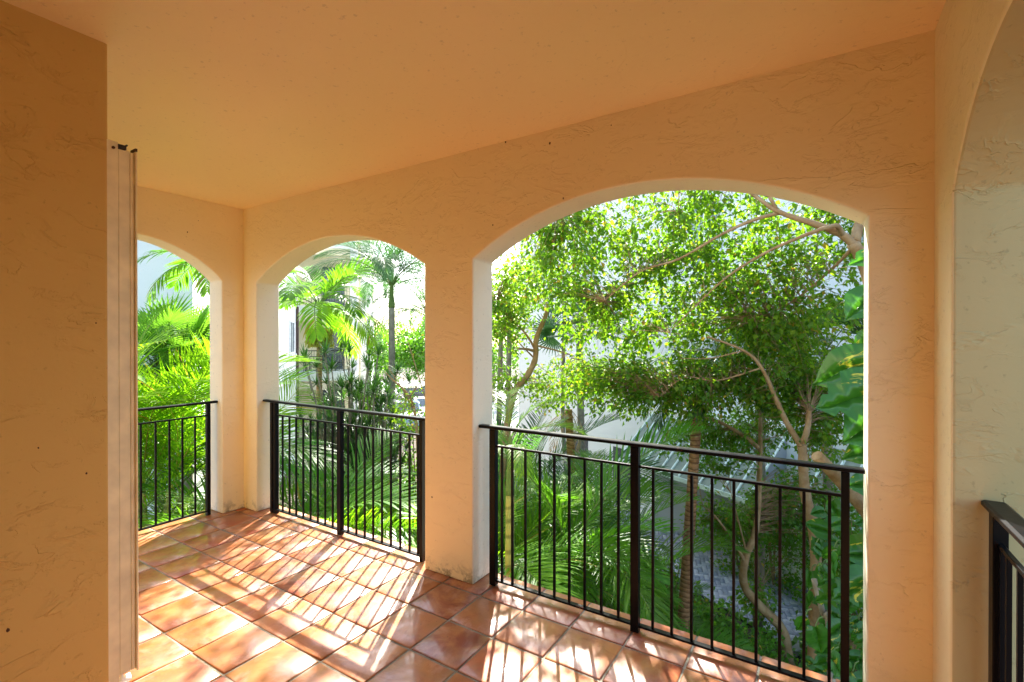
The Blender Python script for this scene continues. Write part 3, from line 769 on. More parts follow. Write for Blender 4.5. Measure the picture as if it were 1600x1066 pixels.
def twig_foliage(limbs, centers, leaf_n, leaf_size, rnd, droop=.25, spread=.16, twig_r=.004):
    """twigs run from the nearest limb point to each centre and carry leaves; returns twig MB and leaf arrays"""
    tw = MB(); pos, ax, nr, sz = [], [], [], []
    lp = np.array([tuple(p) for l in limbs for p in l])
    for c in centers:
        cv = Vector(c); d2 = ((lp-np.array(c))**2).sum(1); a = Vector(lp[int(d2.argmin())]); dist = (cv-a).length
        if dist > 1.3:
            a = cv + (a-cv).normalized()*1.0*rnd.uniform(.6, 1)
        mid = (a+cv)/2 + Vector((rnd.gauss(0, .06), rnd.gauss(0, .06), .10*dist+rnd.gauss(0, .04)))
        end = cv + (cv-mid).normalized()*.12 + Vector((0, 0, -droop*.3))
        pts = bez([a, mid, cv, end], 4)
        tw.tube(pts[::2]+[pts[-1]], [max(.0014, twig_r*(1-.75*i/6)) for i in range(len(pts[::2])+1)], 3, cap=False)
        m_ = len(pts)
        for k in range(leaf_n):
            f = (.25+.75*rnd.random())*(m_-1); i = min(m_-2, int(f)); p = pts[i].lerp(pts[i+1], f-i); t = (pts[i+1]-pts[i]).normalized()
            off = Vector((rnd.gauss(0, 1), rnd.gauss(0, 1), rnd.gauss(0, .8))).normalized()
            o2 = off*spread*rnd.random()**1.2
            pos.append(p+o2); ax.append(t*.5+off*.9+Vector((0, 0, -droop-rnd.random()*.4))); nr.append(Vector((rnd.gauss(0, .45), rnd.gauss(0, .45), 1))); sz.append(leaf_size*rnd.uniform(.5, 1.3))
    return tw, pos, ax, nr, sz

# ---- shared frond and leaf meshes
AR = {}
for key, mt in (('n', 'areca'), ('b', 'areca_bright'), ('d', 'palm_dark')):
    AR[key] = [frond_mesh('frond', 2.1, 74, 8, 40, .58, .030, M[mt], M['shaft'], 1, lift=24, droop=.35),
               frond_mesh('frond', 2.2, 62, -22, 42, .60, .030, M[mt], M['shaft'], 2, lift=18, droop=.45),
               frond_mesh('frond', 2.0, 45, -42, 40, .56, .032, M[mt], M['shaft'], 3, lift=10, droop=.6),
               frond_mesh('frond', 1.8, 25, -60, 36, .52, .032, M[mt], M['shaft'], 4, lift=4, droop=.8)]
AR['g'] = [frond_mesh('frond', 2.5, 84, 25, 46, .72, .030, M['areca_bright'], M['fruit'], 5, lift=26, droop=.35),
           frond_mesh('frond', 2.6, 74, 2, 48, .74, .030, M['areca_bright'], M['fruit'], 6, lift=20, droop=.45),
           frond_mesh('frond', 2.4, 55, -35, 46, .70, .030, M['areca'], M['shaft'], 7, lift=12, droop=.6)]
XM = [frond_mesh('frond', 1.45, 62, -35, 30, .46, .045, M['areca'], M['shaft'], 11, lift=22, droop=.5, fwd=30),
      frond_mesh('frond', 1.5, 38, -55, 30, .48, .045, M['areca'], M['shaft'], 12, lift=10, droop=.8, fwd=30),
      frond_mesh('frond', 1.5, 15, -70, 30, .46, .045, M['areca_bright'], M['shaft'], 13, lift=0, droop=1.0, fwd=30)]
FX = [frond_mesh('frond', 2.0, 66, -35, 64, .44, .013, M['palm_blue'], M['shaft'], 21, lift=25, droop=.8, rows=2),
      frond_mesh('frond', 2.0, 40, -60, 64, .44, .013, M['palm_blue'], M['shaft'], 22, lift=5, droop=1.0, rows=2)]
DK = [frond_mesh('frond', 1.7, 40, -60, 36, .55, .032, M['palm_dark'], M['shaft'], 31, lift=0, droop=1.0),
      frond_mesh('frond', 1.7, 10, -75, 36, .55, .032, M['palm_dark'], M['shaft'], 32, lift=-5, droop=1.2),
      frond_mesh('frond', 1.6, 60, -30, 34, .55, .032, M['palm_dark'], M['shaft'], 33, lift=10, droop=.8)]
DEAD = [frond_mesh('dry_frond', 1.3, -30, -85, 20, .35, .02, M['dead'], M['dead'], 41, lift=-10, droop=1.3, gap=.3)]
FAN = [fan_mesh(51, .62, M['fan'], M['shaft'], .75), fan_mesh(52, .55, M['fan'], M['shaft'], .6, 26)]
FAND = [fan_mesh(53, .62, M['palm_dark'], M['shaft'], .75), fan_mesh(54, .58, M['palm_blue'], M['shaft'], .6, 26)]
ROS = [rosette_mesh(61, 34, .42, .040, M['strap']), rosette_mesh(62, 28, .36, .036, M['strap']), rosette_mesh(63, 30, .42, .034, M['shrub'])]
VL = [vine_leaf_mesh(s, .30, s % 2 == 0) for s in range(71, 76)]

def put(me, name, parent, loc, az, tilt=0.0, scale=1.0, roll=0.0):
    o = bpy.data.objects.new(name, me); C.objects.link(o); o.parent = parent
    o.location = loc
    o.rotation_euler = (Matrix.Rotation(az, 3, 'Z') @ Matrix.Rotation(-tilt, 3, 'Y') @ Matrix.Rotation(roll, 3, 'X')).to_euler()
    o.scale = (scale,)*3; return o
def areca(pos, ztop, label, nc=6, nf=22, key='n', sc_=1.0, seed=0, face=None, cat='palm', spread=.30, vars_=(0, 1, 2, 3), group='feathery palm clumps in the garden'):
    r = random.Random(seed*7+3); t = tag(empty('areca_palm', (pos.x, pos.y, GZ)), label, cat, group); tops = []
    for i in range(nc):
        a = r.uniform(0, 2*PI); rr = spread*math.sqrt(r.random()); h = ztop-GZ - r.uniform(0, .9)
        b0 = Vector((math.cos(a)*rr*.5, math.sin(a)*rr*.5, 0)); tp = Vector((math.cos(a)*rr*2.0, math.sin(a)*rr*2.0, h))
        pts = [b0, b0.lerp(tp, .4)+Vector((0, 0, .1)), b0.lerp(tp, .75), tp]
        MB().tube(bez(pts, 3), [.036-.0015*k for k in range(10)], 8).build('cane', M['cane'], t)
        tops.append((tp, a))
    for i in range(nf):
        tp, a = tops[i % nc]; az = i*2.399 + r.uniform(-.5, .5)
        if face is not None and r.random() < .5: az = face + r.gauss(0, .7)
        k = r.choice(vars_); put(AR[key][k], 'frond', t, tp+Vector((0, 0, r.uniform(-.35, 0))), az, r.uniform(-.12, .12), sc_*r.uniform(.8, 1.12), r.gauss(0, .25))
    return t
def palm(name, base, top, rad, label, fronds, nf, bark_m, scale=1.0, seed=0, shaft=True, fruit=False, group=None, bend=(0, 0), frange=(-.25, .25), az0=None):
    r = random.Random(seed); t = tag(empty(name, (base.x, base.y, GZ)), label, 'palm', group)
    b = Vector((0, 0, 0)); tp = top - Vector((base.x, base.y, GZ)); m1 = b.lerp(tp, .35)+Vector((bend[0], bend[1], 0)); m2 = b.lerp(tp, .7)+Vector((bend[0]*.8, bend[1]*.8, 0))
    pts = bez([b, m1, m2, tp], 7); MB().tube(pts, [rad*(1.25-.35*k/len(pts)+(.03*math.sin(k*2.3))) for k in range(len(pts))], 12).build('trunk', bark_m, t)
    ct = tp.copy()
    if shaft:
        d = (pts[-1]-pts[-2]).normalized(); MB().tube(bez([tp-d*.02, tp+d*.2, tp+d*.55], 4), [rad*.95, rad*1.05, rad*1.0, rad*.9, rad*.8, rad*.7, rad*.6, rad*.5, rad*.4], 10).build('crownshaft', M['shaft'], t); ct = tp+d*.5
    for i in range(nf):
        az = i*2.399+r.uniform(-.3, .3); put(fronds[i % len(fronds)], 'frond', t, ct+Vector((0, 0, r.uniform(-.1, .05))), az, r.uniform(*frange), scale*r.uniform(.85, 1.1), r.gauss(0, .2))
    if fruit:
        rr = np.random.default_rng(seed); n_ = 1500; th = rr.uniform(0, 2*PI, n_); ra = .28*np.sqrt(rr.random(n_)); zz = -.42*rr.random(n_)*1.0
        pos = np.stack([ra*np.cos(th)*(1-.3*(zz/.42)), ra*np.sin(th), zz], 1)+np.array(tp)[None]; ax = np.stack([np.cos(th)*.5, np.sin(th)*.5, -np.ones(n_)], 1)
        o = bpy.data.objects.new('fruit_cluster', leaf_cloud('fruit_cluster', pos, ax, rr.normal(size=(n_, 3)), rr.uniform(.05, .10, n_), M['fruit'], .6)); link(o, t)
    return t
def ground_of(p): return Vector((p.x, p.y, GZ))

# ---- palm clumps through the left arch
areca(G((255-800)/FPX*6.7, 6.7), .3, 'tall bright yellow green palm clump right outside the left arch', 7, 26, 'g', 1.05, 1, face=R(10), vars_=(0, 0, 1, 1, 2))
areca(G((232-800)/FPX*6.2, 6.2), -.45, 'lower bright palm clump behind the bottom of the left railing', 6, 18, 'b', .9, 2, vars_=(0, 1, 2))
areca(G((318-800)/FPX*7.6, 7.6), -.4, 'green palm clump by the right jamb of the left arch', 6, 20, 'b', .95, 3, vars_=(0, 1, 2))
def fan_palm(pos, ztop, label, n, meshes, sc_, seed):
    r = random.Random(seed); t = tag(empty('fan_palm', (pos.x, pos.y, GZ)), label, 'palm', 'fan palms in the garden')
    MB().tube([(0, 0, 0), (.05, .02, (ztop-GZ)*.5), (0, 0, ztop-GZ)], [.09, .08, .075], 10).build('trunk', M['bark_grey'], t)
    for i in range(n): put(meshes[i % len(meshes)], 'fan_leaf', t, (0, 0, ztop-GZ+r.uniform(-.15, .1)), i*2.399+r.uniform(-.3, .3), R(r.uniform(-30, 65)), sc_*r.uniform(.8, 1.1), r.gauss(0, .5))
    return t
fan_palm(G((245-800)/FPX*8.4, 8.4), 1.1, 'fan palm on the left against the pale blue wall', 26, FAN, .95, 5)
fan_palm(G((290-800)/FPX*8.8, 8.8), 1.0, 'second fan palm from the left with drooping green blades', 26, FAN, .95, 6)
fan_palm(G((330-800)/FPX*9.6, 9.6), 1.0, 'fan palm half hidden by the right side of the left arch', 22, FAN, .95, 7)
palm('feather_palm', G((350-800)/FPX*8.2, 8.2), P(345, 455, 8.2), .06, 'slender palm whose yellow green frond hangs into the right of the left arch', XM, 9, M['bark_palm'], .9, 8)
palm('feather_palm', G((176-800)/FPX*7.4, 7.4), P(160, 360, 7.4), .06, 'tall palm whose leaf tips dangle at the top left of the left arch', XM, 10, M['bark_palm'], 1.0, 9)
# ---- middle arch
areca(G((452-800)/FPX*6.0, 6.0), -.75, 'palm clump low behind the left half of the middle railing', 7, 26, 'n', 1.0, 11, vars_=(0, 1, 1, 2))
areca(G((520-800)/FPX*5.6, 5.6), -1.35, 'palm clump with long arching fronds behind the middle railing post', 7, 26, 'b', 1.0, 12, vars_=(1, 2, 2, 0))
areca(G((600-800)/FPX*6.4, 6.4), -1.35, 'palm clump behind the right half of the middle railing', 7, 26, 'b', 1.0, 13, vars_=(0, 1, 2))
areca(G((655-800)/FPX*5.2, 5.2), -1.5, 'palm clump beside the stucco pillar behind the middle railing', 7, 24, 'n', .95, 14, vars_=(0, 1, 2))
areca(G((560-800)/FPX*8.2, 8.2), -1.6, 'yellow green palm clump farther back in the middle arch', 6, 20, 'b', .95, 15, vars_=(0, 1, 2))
palm('feather_palm', G((498-800)/FPX*11.5, 11.5), P(499, 512, 11.5), .065, 'yellow green palm with fruit skirt in front of the white wing', XM, 15, M['bark_palm'], 1.38, 16, fruit=True, frange=(-.2, .35))
palm('foxtail_palm', G((613-800)/FPX*11, 11), P(612, 480, 11), .075, 'tall bushy palm with grey trunk against the bright sky', FX, 20, M['bark_grey'], 1.1, 18, frange=(-.1, .5))
palm('foxtail_palm', G((668-800)/FPX*13, 13), P(668, 520, 13), .075, 'bushy palm half hidden behind the left side of the pillar', FX, 18, M['bark_grey'], 1.1, 19)
# dark strap-leaved shrubs: canes with a rosette at each tip
def strap_shrub(pos, h, w_, nst, label, meshes, seed, sc_=1.0):
    r = random.Random(seed); t = tag(empty('strap_leaf_shrub', (pos.x, pos.y, GZ)), label, 'shrub', 'dark strap leaf shrubs')
    for i in range(nst):
        a = r.uniform(0, 2*PI); rr = w_*math.sqrt(r.random()); hh = h*r.uniform(.45, 1.0)
        tp = Vector((math.cos(a)*rr, math.sin(a)*rr, hh)); MB().tube(bez([(0, 0, 0), tp*.5+Vector((0, 0, .12*h)), tp], 3), [.022, .02, .018, .016, .014, .012, .010], 6, False).build('stem', M['bark_grey'], t)
        put(meshes[i % len(meshes)], 'leaf_rosette', t, tp, r.uniform(0, 6.28), r.uniform(-.3, .3), sc_*r.uniform(.8, 1.2))
        for q in range(4):
            p2 = tp*r.uniform(.45, .95)+Vector((r.uniform(-.12, .12), r.uniform(-.12, .12), 0)); put(meshes[(i+q) % len(meshes)], 'leaf_rosette', t, p2, r.uniform(0, 6.28), r.uniform(-.5, .5), sc_*r.uniform(.6, .9))
    return t
strap_shrub(G((545-800)/FPX*9.2, 9.2), 5.0, .95, 60, 'dark narrow-leaved shrub filling the centre of the middle arch', ROS[:2], 21, .66)
strap_shrub(G((510-800)/FPX*9.8, 9.8), 4.3, .55, 26, 'dark strap-leaved shrub beside the pale palm trunk', ROS[:2], 22, .66)
strap_shrub(G((590-800)/FPX*9.0, 9.0), 4.5, .65, 40, 'dark strap-leaved shrub left of the tall grey palm trunk', ROS[:2], 23, .66)
strap_shrub(G((570-800)/FPX*11.5, 11.5), 5.6, .7, 20, 'taller green strap-leaved shrub behind the dark ones', [ROS[2], ROS[1]], 24, .9)

# ---- big arch: feather palms low down
areca(G((795-800)/FPX*5.4, 5.4), -.95, 'bright palm clump beside the left jamb of the big arch', 7, 34, 'b', .85, 31, vars_=(0, 1, 1, 2))
areca(G((868-800)/FPX*5.9, 5.9), -.75, 'palm clump with a high arching frond in the big arch', 7, 32, 'n', .95, 32, vars_=(1, 2, 0))
areca(G((940-800)/FPX*6.6, 6.6), -1.6, 'green palm clump left of the big railing centre post', 7, 26, 'n', .72, 33, vars_=(0, 1, 2))
areca(G((905-800)/FPX*4.9, 4.9), -2.05, 'bright palm clump low against the balcony edge', 7, 24, 'b', .72, 34, vars_=(0, 1, 2))
areca(G((985-800)/FPX*5.6, 5.6), -2.35, 'dark palm clump below the centre post of the big railing', 7, 24, 'n', .62, 35, vars_=(0, 1, 2, 3))
areca(G((1010-800)/FPX*8.0, 8.0), -2.7, 'palm clump behind the ringed trunk under the long awning', 6, 20, 'n', .6, 36, vars_=(0, 1, 2))
areca(G((840-800)/FPX*8.5, 8.5), -.9, 'palm clump farther back at the left of the big arch', 6, 24, 'd', 1.1, 37, vars_=(0, 1, 2))
areca(G((1065-800)/FPX*6.2, 6.2), -2.9, 'small palm with trailing fronds at the foot of the ringed trunk', 4, 14, 'n', .55, 38, vars_=(2, 3))
# ringed-trunk palm with dark drooping crown
palm('feather_palm', ground_of(P(1060, 980, 7.0)), P(1092, 600, 7.0), .072, 'palm with ringed brown trunk rising in front of the long awning', DK, 16, M['bark_red'], .62, 41, shaft=False, frange=(-.1, .4))
palm('feather_palm', ground_of(P(793, 950, 4.7)), P(797, 770, 4.7), .045, 'slim young palm with orange and green stem at the left of the big railing', AR['b'][1:4], 7, M['cane'], .42, 42)
palm('feather_palm', ground_of(P(912, 800, 8.0)), P(888, 640, 8.0), .07, 'dead looking bare palm trunk among fronds', DEAD, 5, M['bark_palm'], .6, 43, shaft=False)
fan_palm(G((1185-800)/FPX*8.6, 8.6), 1.25, 'dark fan palm behind the small trees in the big arch', 24, FAND, .85, 44)
fan_palm(G((905-800)/FPX*11, 11), 1.75, 'grey green fan palm seen through gaps of the tree crown', 18, FAND[::-1], 1.0, 45)
fan_palm(G((1290-800)/FPX*7.6, 7.6), 1.35, 'dark fan palm behind the big vine leaves', 20, FAND[:1], .85, 46)

# ---- trees with small leaves
def tree(name, base, limbs, label, regions, n_tw, leaf_n, leaf_size, seed, leafmats, barkm, keep=None, droop=.25, spread=.15):
    """limbs: list of (points, r0, r1); regions: (centre, radii, weight)"""
    rnd = random.Random(seed); t = tag(empty(name, tuple(base)), label, 'tree', None); b = Vector(base)
    lines = []
    for k, (pts, r0, r1) in enumerate(limbs):
        q = bez(pts, 6); lines.append(q); n_ = len(q)
        mb = MB(); mb.tube([p-b for p in q], [(r0+(r1-r0)*i/(n_-1))*(1+.07*math.sin(i*1.7+k)) for i in range(n_)], 10 if r0 > .03 else 6)
        mb.build('trunk' if k == 0 else 'branch', barkm, t)
    cs = []
    wsum = sum(w_ for _, _, w_ in regions)
    for c, rad, w_ in regions:
        n_ = int(n_tw*w_/wsum); k = 0
        while k < n_:
            p = Vector((rnd.gauss(0, .55), rnd.gauss(0, .55), rnd.gauss(0, .55)))
            if p.length > 1: continue
            p = Vector(c) + Vector((p.x*rad[0], p.y*rad[1], p.z*rad[2])); k += 1
            if keep is None or keep(p, rnd): cs.append(tuple(p))
    tw, pos, ax, nr, sz = twig_foliage(lines, cs, leaf_n, leaf_size, rnd, droop, spread)
    for v in tw.bm.verts: v.co -= b
    tw.build('twigs', barkm, t)['kind'] = 'stuff'
    pos = np.array([tuple(p-b) for p in pos]); ax = np.array([tuple(a) for a in ax]); nr = np.array([tuple(a) for a in nr]); sz = np.array(sz)
    sel = rng.random(len(pos))
    pr = [0]+list(np.cumsum([f for _, f in leafmats]))
    for i, (mt, f) in enumerate(leafmats):
        s = (sel >= pr[i]) & (sel < pr[i+1])
        o = bpy.data.objects.new('foliage', leaf_cloud('foliage', pos[s], ax[s], nr[s], sz[s], M[mt])); link(o, t); o['kind'] = 'stuff'
    return t
def shade_keep(p):
    # the crown is thin where the sun reaches the balcony floor in the photograph
    k = p.z/sun_dir.z; x, y = p.x-sun_dir.x*k, p.y-sun_dir.y*k
    if -5.4 < x < -3.65 and 1.4 < y < 3: return .9
    if -4.6 < x < -1.75 and 1.4 < y < 3.2: return .08
    if -4.6 < x < -1.75 and -.2 < y <= 1.4: return .95
    if -1.75 <= x < .5 and -.2 < y < 3.2: return .65
    return 1
# main spreading tree: trunk outside the right jamb, limbs reaching left over the garden
mb0 = P(1440, 900, 4.9); base_main = Vector((mb0.x, mb0.y, GZ))
limbs = [([base_main, P(1430, 760, 4.9), P(1385, 520, 4.8), P(1352, 415, 4.8), P(1332, 380, 4.8)], .10, .055),
         ([P(1335, 383, 4.8), P(1312, 365, 4.8), P(1272, 350, 4.8), P(1215, 330, 4.9), P(1170, 300, 5.1), P(1110, 268, 5.3)], .044, .010),
         ([P(1222, 332, 4.9), P(1180, 343, 5.0), P(1130, 365, 5.1), P(1060, 405, 5.3), P(1000, 425, 5.5), P(945, 470, 5.7)], .022, .006),
         ([P(1316, 368, 4.8), P(1310, 355, 4.7), P(1298, 354, 4.65), P(1262, 366, 4.7), P(1200, 393, 4.9), P(1140, 430, 5.1), P(1095, 470, 5.3), P(1045, 520, 5.5)], .030, .005),
         ([P(1335, 385, 4.8), P(1300, 420, 5.2), P(1240, 470, 5.6), P(1180, 500, 5.9)], .02, .005),
         ([P(1170, 300, 5.1), P(1080, 230, 5.6), P(980, 200, 6.0), P(900, 260, 6.2), P(870, 330, 6.2)], .02, .004),
         ([P(1080, 230, 5.6), P(980, 170, 6.2), Vector((-3.6, 5.9, 4.5)), Vector((-5.2, 6.4, 4.8)), Vector((-6.2, 6.2, 4.4))], .018, .005),
         ([P(1215, 330, 4.9), P(1150, 220, 5.0), P(1070, 170, 5.2), P(1060, 330, 5.3)], .018, .004),
         ([P(1335, 380, 4.8), P(1360, 250, 5.3), P(1300, 120, 5.8), P(1200, 60, 6.2)], .05, .012)]
tree('shade_tree', base_main, limbs, 'spreading shade tree with bent tan limbs and tiny leaves filling the big arch',
     [(P(900, 390, 6.3), (.95, .8, .95), 1.1), (P(1010, 380, 6.2), (1.0, .8, .95), 1.2), (P(1130, 400, 6.0), (1.0, .8, 1.0), 1.3), (P(1250, 430, 5.8), (.95, .8, 1.0), 1.0),
      (P(1300, 330, 6.0), (.8, .7, .8), .8), (P(1460, 330, 5.6), (.9, .8, 1.0), .8), (P(830, 400, 6.6), (.6, .7, .75), .8), (P(1060, 500, 6.6), (1.1, .9, .6), .9), (P(950, 500, 6.8), (.8, .7, .55), .5), (P(1230, 540, 6.3), (.9, .8, .7), .8),
      (P(1120, 240, 6.2), (1.6, 1.2, .8), .5), (P(950, 260, 6.6), (1.2, 1.0, .6), .35), (Vector((-5.1, 6.4, 5.0)), (1.3, 1.1, .7), .55), (Vector((-6.1, 6.2, 4.3)), (.7, .7, .5), .4)],
     1300, 25, .074, 51, [('ficus', .64), ('ficus_light', .36)], M['bark'], keep=lambda p, r: r.random() < shade_keep(p))
# forked small tree with a sawn stub, right of centre
bt = ground_of(P(1262, 900, 5.6))
tree('forked_tree', bt, [([bt, P(1275, 880, 5.6), P(1258, 770, 5.6), P(1254, 705, 5.6), P(1251, 693, 5.6)], .07, .045),
     ([P(1252, 697, 5.6), P(1230, 662, 5.6), P(1213, 625, 5.6), P(1190, 575, 5.6), P(1162, 548, 5.6), P(1105, 526, 5.7)], .036, .010),
     ([P(1252, 697, 5.6), P(1259, 680, 5.55), P(1263, 660, 5.55), P(1264, 641, 5.55)], .036, .028),
     ([P(1190, 575, 5.6), P(1120, 595, 5.8), P(1070, 590, 5.9), P(1030, 620, 6.0)], .012, .003),
     ([P(1162, 548, 5.6), P(1110, 560, 5.7), P(1060, 560, 5.8)], .010, .003)],
     'small forked tree with a sawn-off stub above the big railing',
     [(P(1150, 590, 6.1), (.8, .6, .5), 1), (P(1240, 600, 6.3), (.6, .6, .5), .8), (P(1060, 600, 6.4), (.8, .6, .45), .9), (P(960, 590, 6.6), (.7, .6, .45), 1.0), (P(1290, 660, 6.0), (.4, .5, .5), .5)],
     540, 28, .064, 52, [('ficus', .7), ('ficus_light', .3)], M['bark'])
# crooked tree rising from the path edge
bt = ground_of(P(1235, 1035, 7.6))
tree('crooked_tree', bt, [([bt, P(1222, 985, 7.6), P(1190, 950, 7.5), P(1163, 915, 7.4), P(1165, 872, 7.3), P(1180, 832, 7.3), P(1186, 770, 7.3), P(1188, 690, 7.2), P(1187, 610, 7.2)], .085, .022),
     ([P(1185, 700, 7.2), P(1160, 680, 7.2), P(1120, 658, 7.2), P(1060, 640, 7.2), P(1020, 625, 7.2)], .035, .010),
     ([P(1225, 990, 7.6), P(1200, 950, 7.8), P(1187, 920, 7.9)], .05, .03),
     ([P(1165, 880, 7.3), P(1148, 850, 7.2), P(1120, 810, 7.2), P(1098, 790, 7.2)], .03, .006),
     ([P(1168, 870, 7.3), P(1150, 800, 7.1), P(1142, 770, 7.1)], .015, .004)],
     'crooked tan tree leaning over the brick path behind the railing',
     [(P(1110, 690, 7.6), (.8, .6, .5), 1), (P(1200, 660, 7.8), (.7, .6, .5), .8), (P(1120, 810, 7.6), (.5, .5, .4), .6), (P(1200, 800, 8.0), (.6, .6, .5), 1.3), (P(1280, 800, 7.6), (.6, .6, .8), 1.5), (P(1175, 930, 7.8), (.3, .4, .3), .25)],
     520, 26, .070, 53, [('ficus', .8), ('shrub', .2)], M['bark'])
# sunlit tree at the left of the big arch
bt = ground_of(P(790, 900, 7.5))
tree('pruned_tree', bt, [([bt, P(785, 760, 7.5), P(800, 625, 7.5), P(822, 590, 7.5), P(836, 562, 7.5), P(838, 530, 7.5), P(850, 500, 7.5), P(856, 484, 7.5)], .06, .032),
     ([P(836, 545, 7.5), P(820, 520, 7.4), P(795, 495, 7.4), P(775, 470, 7.4)], .02, .006),
     ([P(838, 550, 7.5), P(825, 546, 7.4), P(809, 545, 7.3)], .024, .018),
     ([P(838, 540, 7.5), P(870, 548, 7.6), P(900, 558, 7.7), P(940, 578, 7.8)], .016, .006),
     ([P(835, 560, 7.5), P(815, 540, 7.4), P(790, 515, 7.4)], .014, .005)],
     'sunlit pruned tree with sawn limbs at the left of the big arch',
     [(P(790, 500, 7.4), (.5, .5, .45), 1), (P(800, 440, 7.6), (.5, .5, .5), 1), (P(870, 600, 7.8), (.6, .5, .35), .9), (P(930, 590, 7.9), (.6, .5, .4), .9), (P(780, 600, 7.6), (.4, .4, .4), .4)],
     270, 26, .060, 54, [('ficus_light', .7), ('ficus', .3)], M['bark'])
# bare grey trunks behind
for k, (u, top, d_) in enumerate(((797, 470, 9.5), (783, 520, 9.8), (882, 470, 12.5))):
    b0 = ground_of(P(u, 800, d_)); t = tag(empty('slim_tree', tuple(b0)), ['slim grey trunk behind the pruned tree, taller one', 'slim grey trunk close to the left jamb of the big arch', 'slim grey trunk farther back under the grey green fan palm'][k], 'tree', 'slim grey trunks')
    q = bez([Vector((0, 0, 0)), Vector((.06, 0, 1.5)), Vector((-.05, 0, 3.2)), P(u, top, d_)-b0], 5); MB().tube(q, [.07-.0015*i for i in range(len(q))], 8).build('trunk', M['bark_grey'], t)
    rnd = random.Random(k); pos = [tuple(P(u, top-20, d_)-b0+Vector((rnd.gauss(0, .35), rnd.gauss(0, .35), rnd.gauss(0, .3)))) for _ in range(900)]
    o = bpy.data.objects.new('foliage', leaf_cloud('foliage', pos, rng.normal(size=(900, 3)), rng.normal(size=(900, 3))+[0, 0, 1.2], rng.uniform(.06, .12, 900), M['ficus'])); link(o, t); o['kind'] = 'stuff'
# thin twiggy tree at the right of the middle arch
bt = ground_of(P(660, 900, 7.5))
tree('bare_tree', bt, [([bt, P(655, 760, 7.5), P(650, 660, 7.5), P(640, 620, 7.5), P(612, 592, 7.5), P(600, 580, 7.5)], .035, .006),
     ([P(648, 645, 7.5), P(630, 610, 7.5), P(605, 572, 7.5)], .012, .004), ([P(655, 660, 7.5), P(668, 640, 7.5), P(650, 575, 7.5), P(636, 530, 7.5)], .014, .004),
     ([P(640, 620, 7.5), P(655, 600, 7.5), P(670, 590, 7.5)], .012, .004)],
     'thin pale twiggy tree beside the pillar in the middle arch', [(P(640, 640, 7.6), (.4, .4, .4), 1)], 40, 10, .05, 55, [('ficus_light', .9), ('ficus', .1)], M['bark'])

# thick sawn limb with climbing vine at the right jamb
bt = ground_of(P(1440, 980, 4.3))
vt = tag(empty('vine_covered_tree', tuple(bt)), 'thick leaning sawn-off trunk wrapped in big variegated vine leaves at the right jamb', 'tree')
q = bez([bt, P(1420, 930, 4.3), P(1375, 830, 4.2), P(1330, 770, 4.15), P(1276, 712, 4.1)], 6)
MB().tube([p-bt for p in q], [.085-.0015*i for i in range(len(q))], 14).build('trunk', M['bark'], vt)
q2 = bez([P(1380, 840, 4.25), P(1378, 700, 4.1), P(1372, 560, 4.0), P(1368, 430, 4.0)], 6)
MB().tube([p-bt for p in q2], [.05-.0012*i for i in range(len(q2))], 8).build('branch', M['bark'], vt)
q3 = bez([ground_of(P(1300, 1000, 4.2)), P(1296, 1010, 4.2), P(1286, 960, 4.25), P(1272, 905, 4.3)], 6)
MB().tube([p-bt for p in q3], [.024]*len(q3), 8).build('vine_stem', M['bark_grey'], vt)
def vleaf(u, v, d, size, az_img, droop_, seed):
    """az_img: direction of the tip in the picture plane, degrees (0 right, 90 up)"""
    tip = (RT*math.cos(R(az_img)) + UP*math.sin(R(az_img)) - FW*.35*math.cos(seed*1.7)).normalized()
    nrm = (-FW*.75 + Vector((0, 0, 1))*.55 + RT*.3*math.sin(seed*2.1)).normalized()
    nrm = (nrm - tip*nrm.dot(tip)).normalized(); side = nrm.cross(tip)
    mt = Matrix((tip, side, nrm)).transposed()
    o = bpy.data.objects.new('leaf', VL[seed % 5]); C.objects.link(o); o.parent = vt; o.location = P(u, v, d)-bt; o.rotation_euler = mt.to_euler(); s = size/.30; o.scale = (s, s*1.05, s)
    # leaf stalk
    a = P(u, v, d)-bt; st = a + (RT*.12 + Vector((0, 0, .02)) + FW*.1); MB().tube([st, (a+st)/2+Vector((0, 0, .03)), a], [.006, .005, .004], 5, False).build('leaf_stalk', M['shaft'], vt)
for k, (u, v, d_, s_, az) in enumerate([(1362, 460, 3.9, .34, 215), (1375, 400, 3.9, .24, 190), (1368, 560, 3.7, .46, 205), (1385, 610, 3.6, .55, 190), (1380, 650, 3.7, .42, 205), (1372, 700, 3.7, .26, 200),
        (1360, 520, 3.9, .18, 240), (1368, 760, 3.8, .26, 170), (1362, 905, 3.8, .36, 200), (1375, 860, 3.9, .34, 195)]): vleaf(u, v, d_, s_, az, 0, k)
rv = random.Random(5)
for k in range(90):
    v = rv.uniform(770, 1110); u = rv.uniform(1255+max(0, (900-v))*.25, 1400); vleaf(u, v, rv.uniform(3.8, 4.9), rv.uniform(.11, .24), rv.choice((200, 230, 250, 270, 300, 180, 160, 20))+rv.uniform(-25, 25), 0, 10+k)

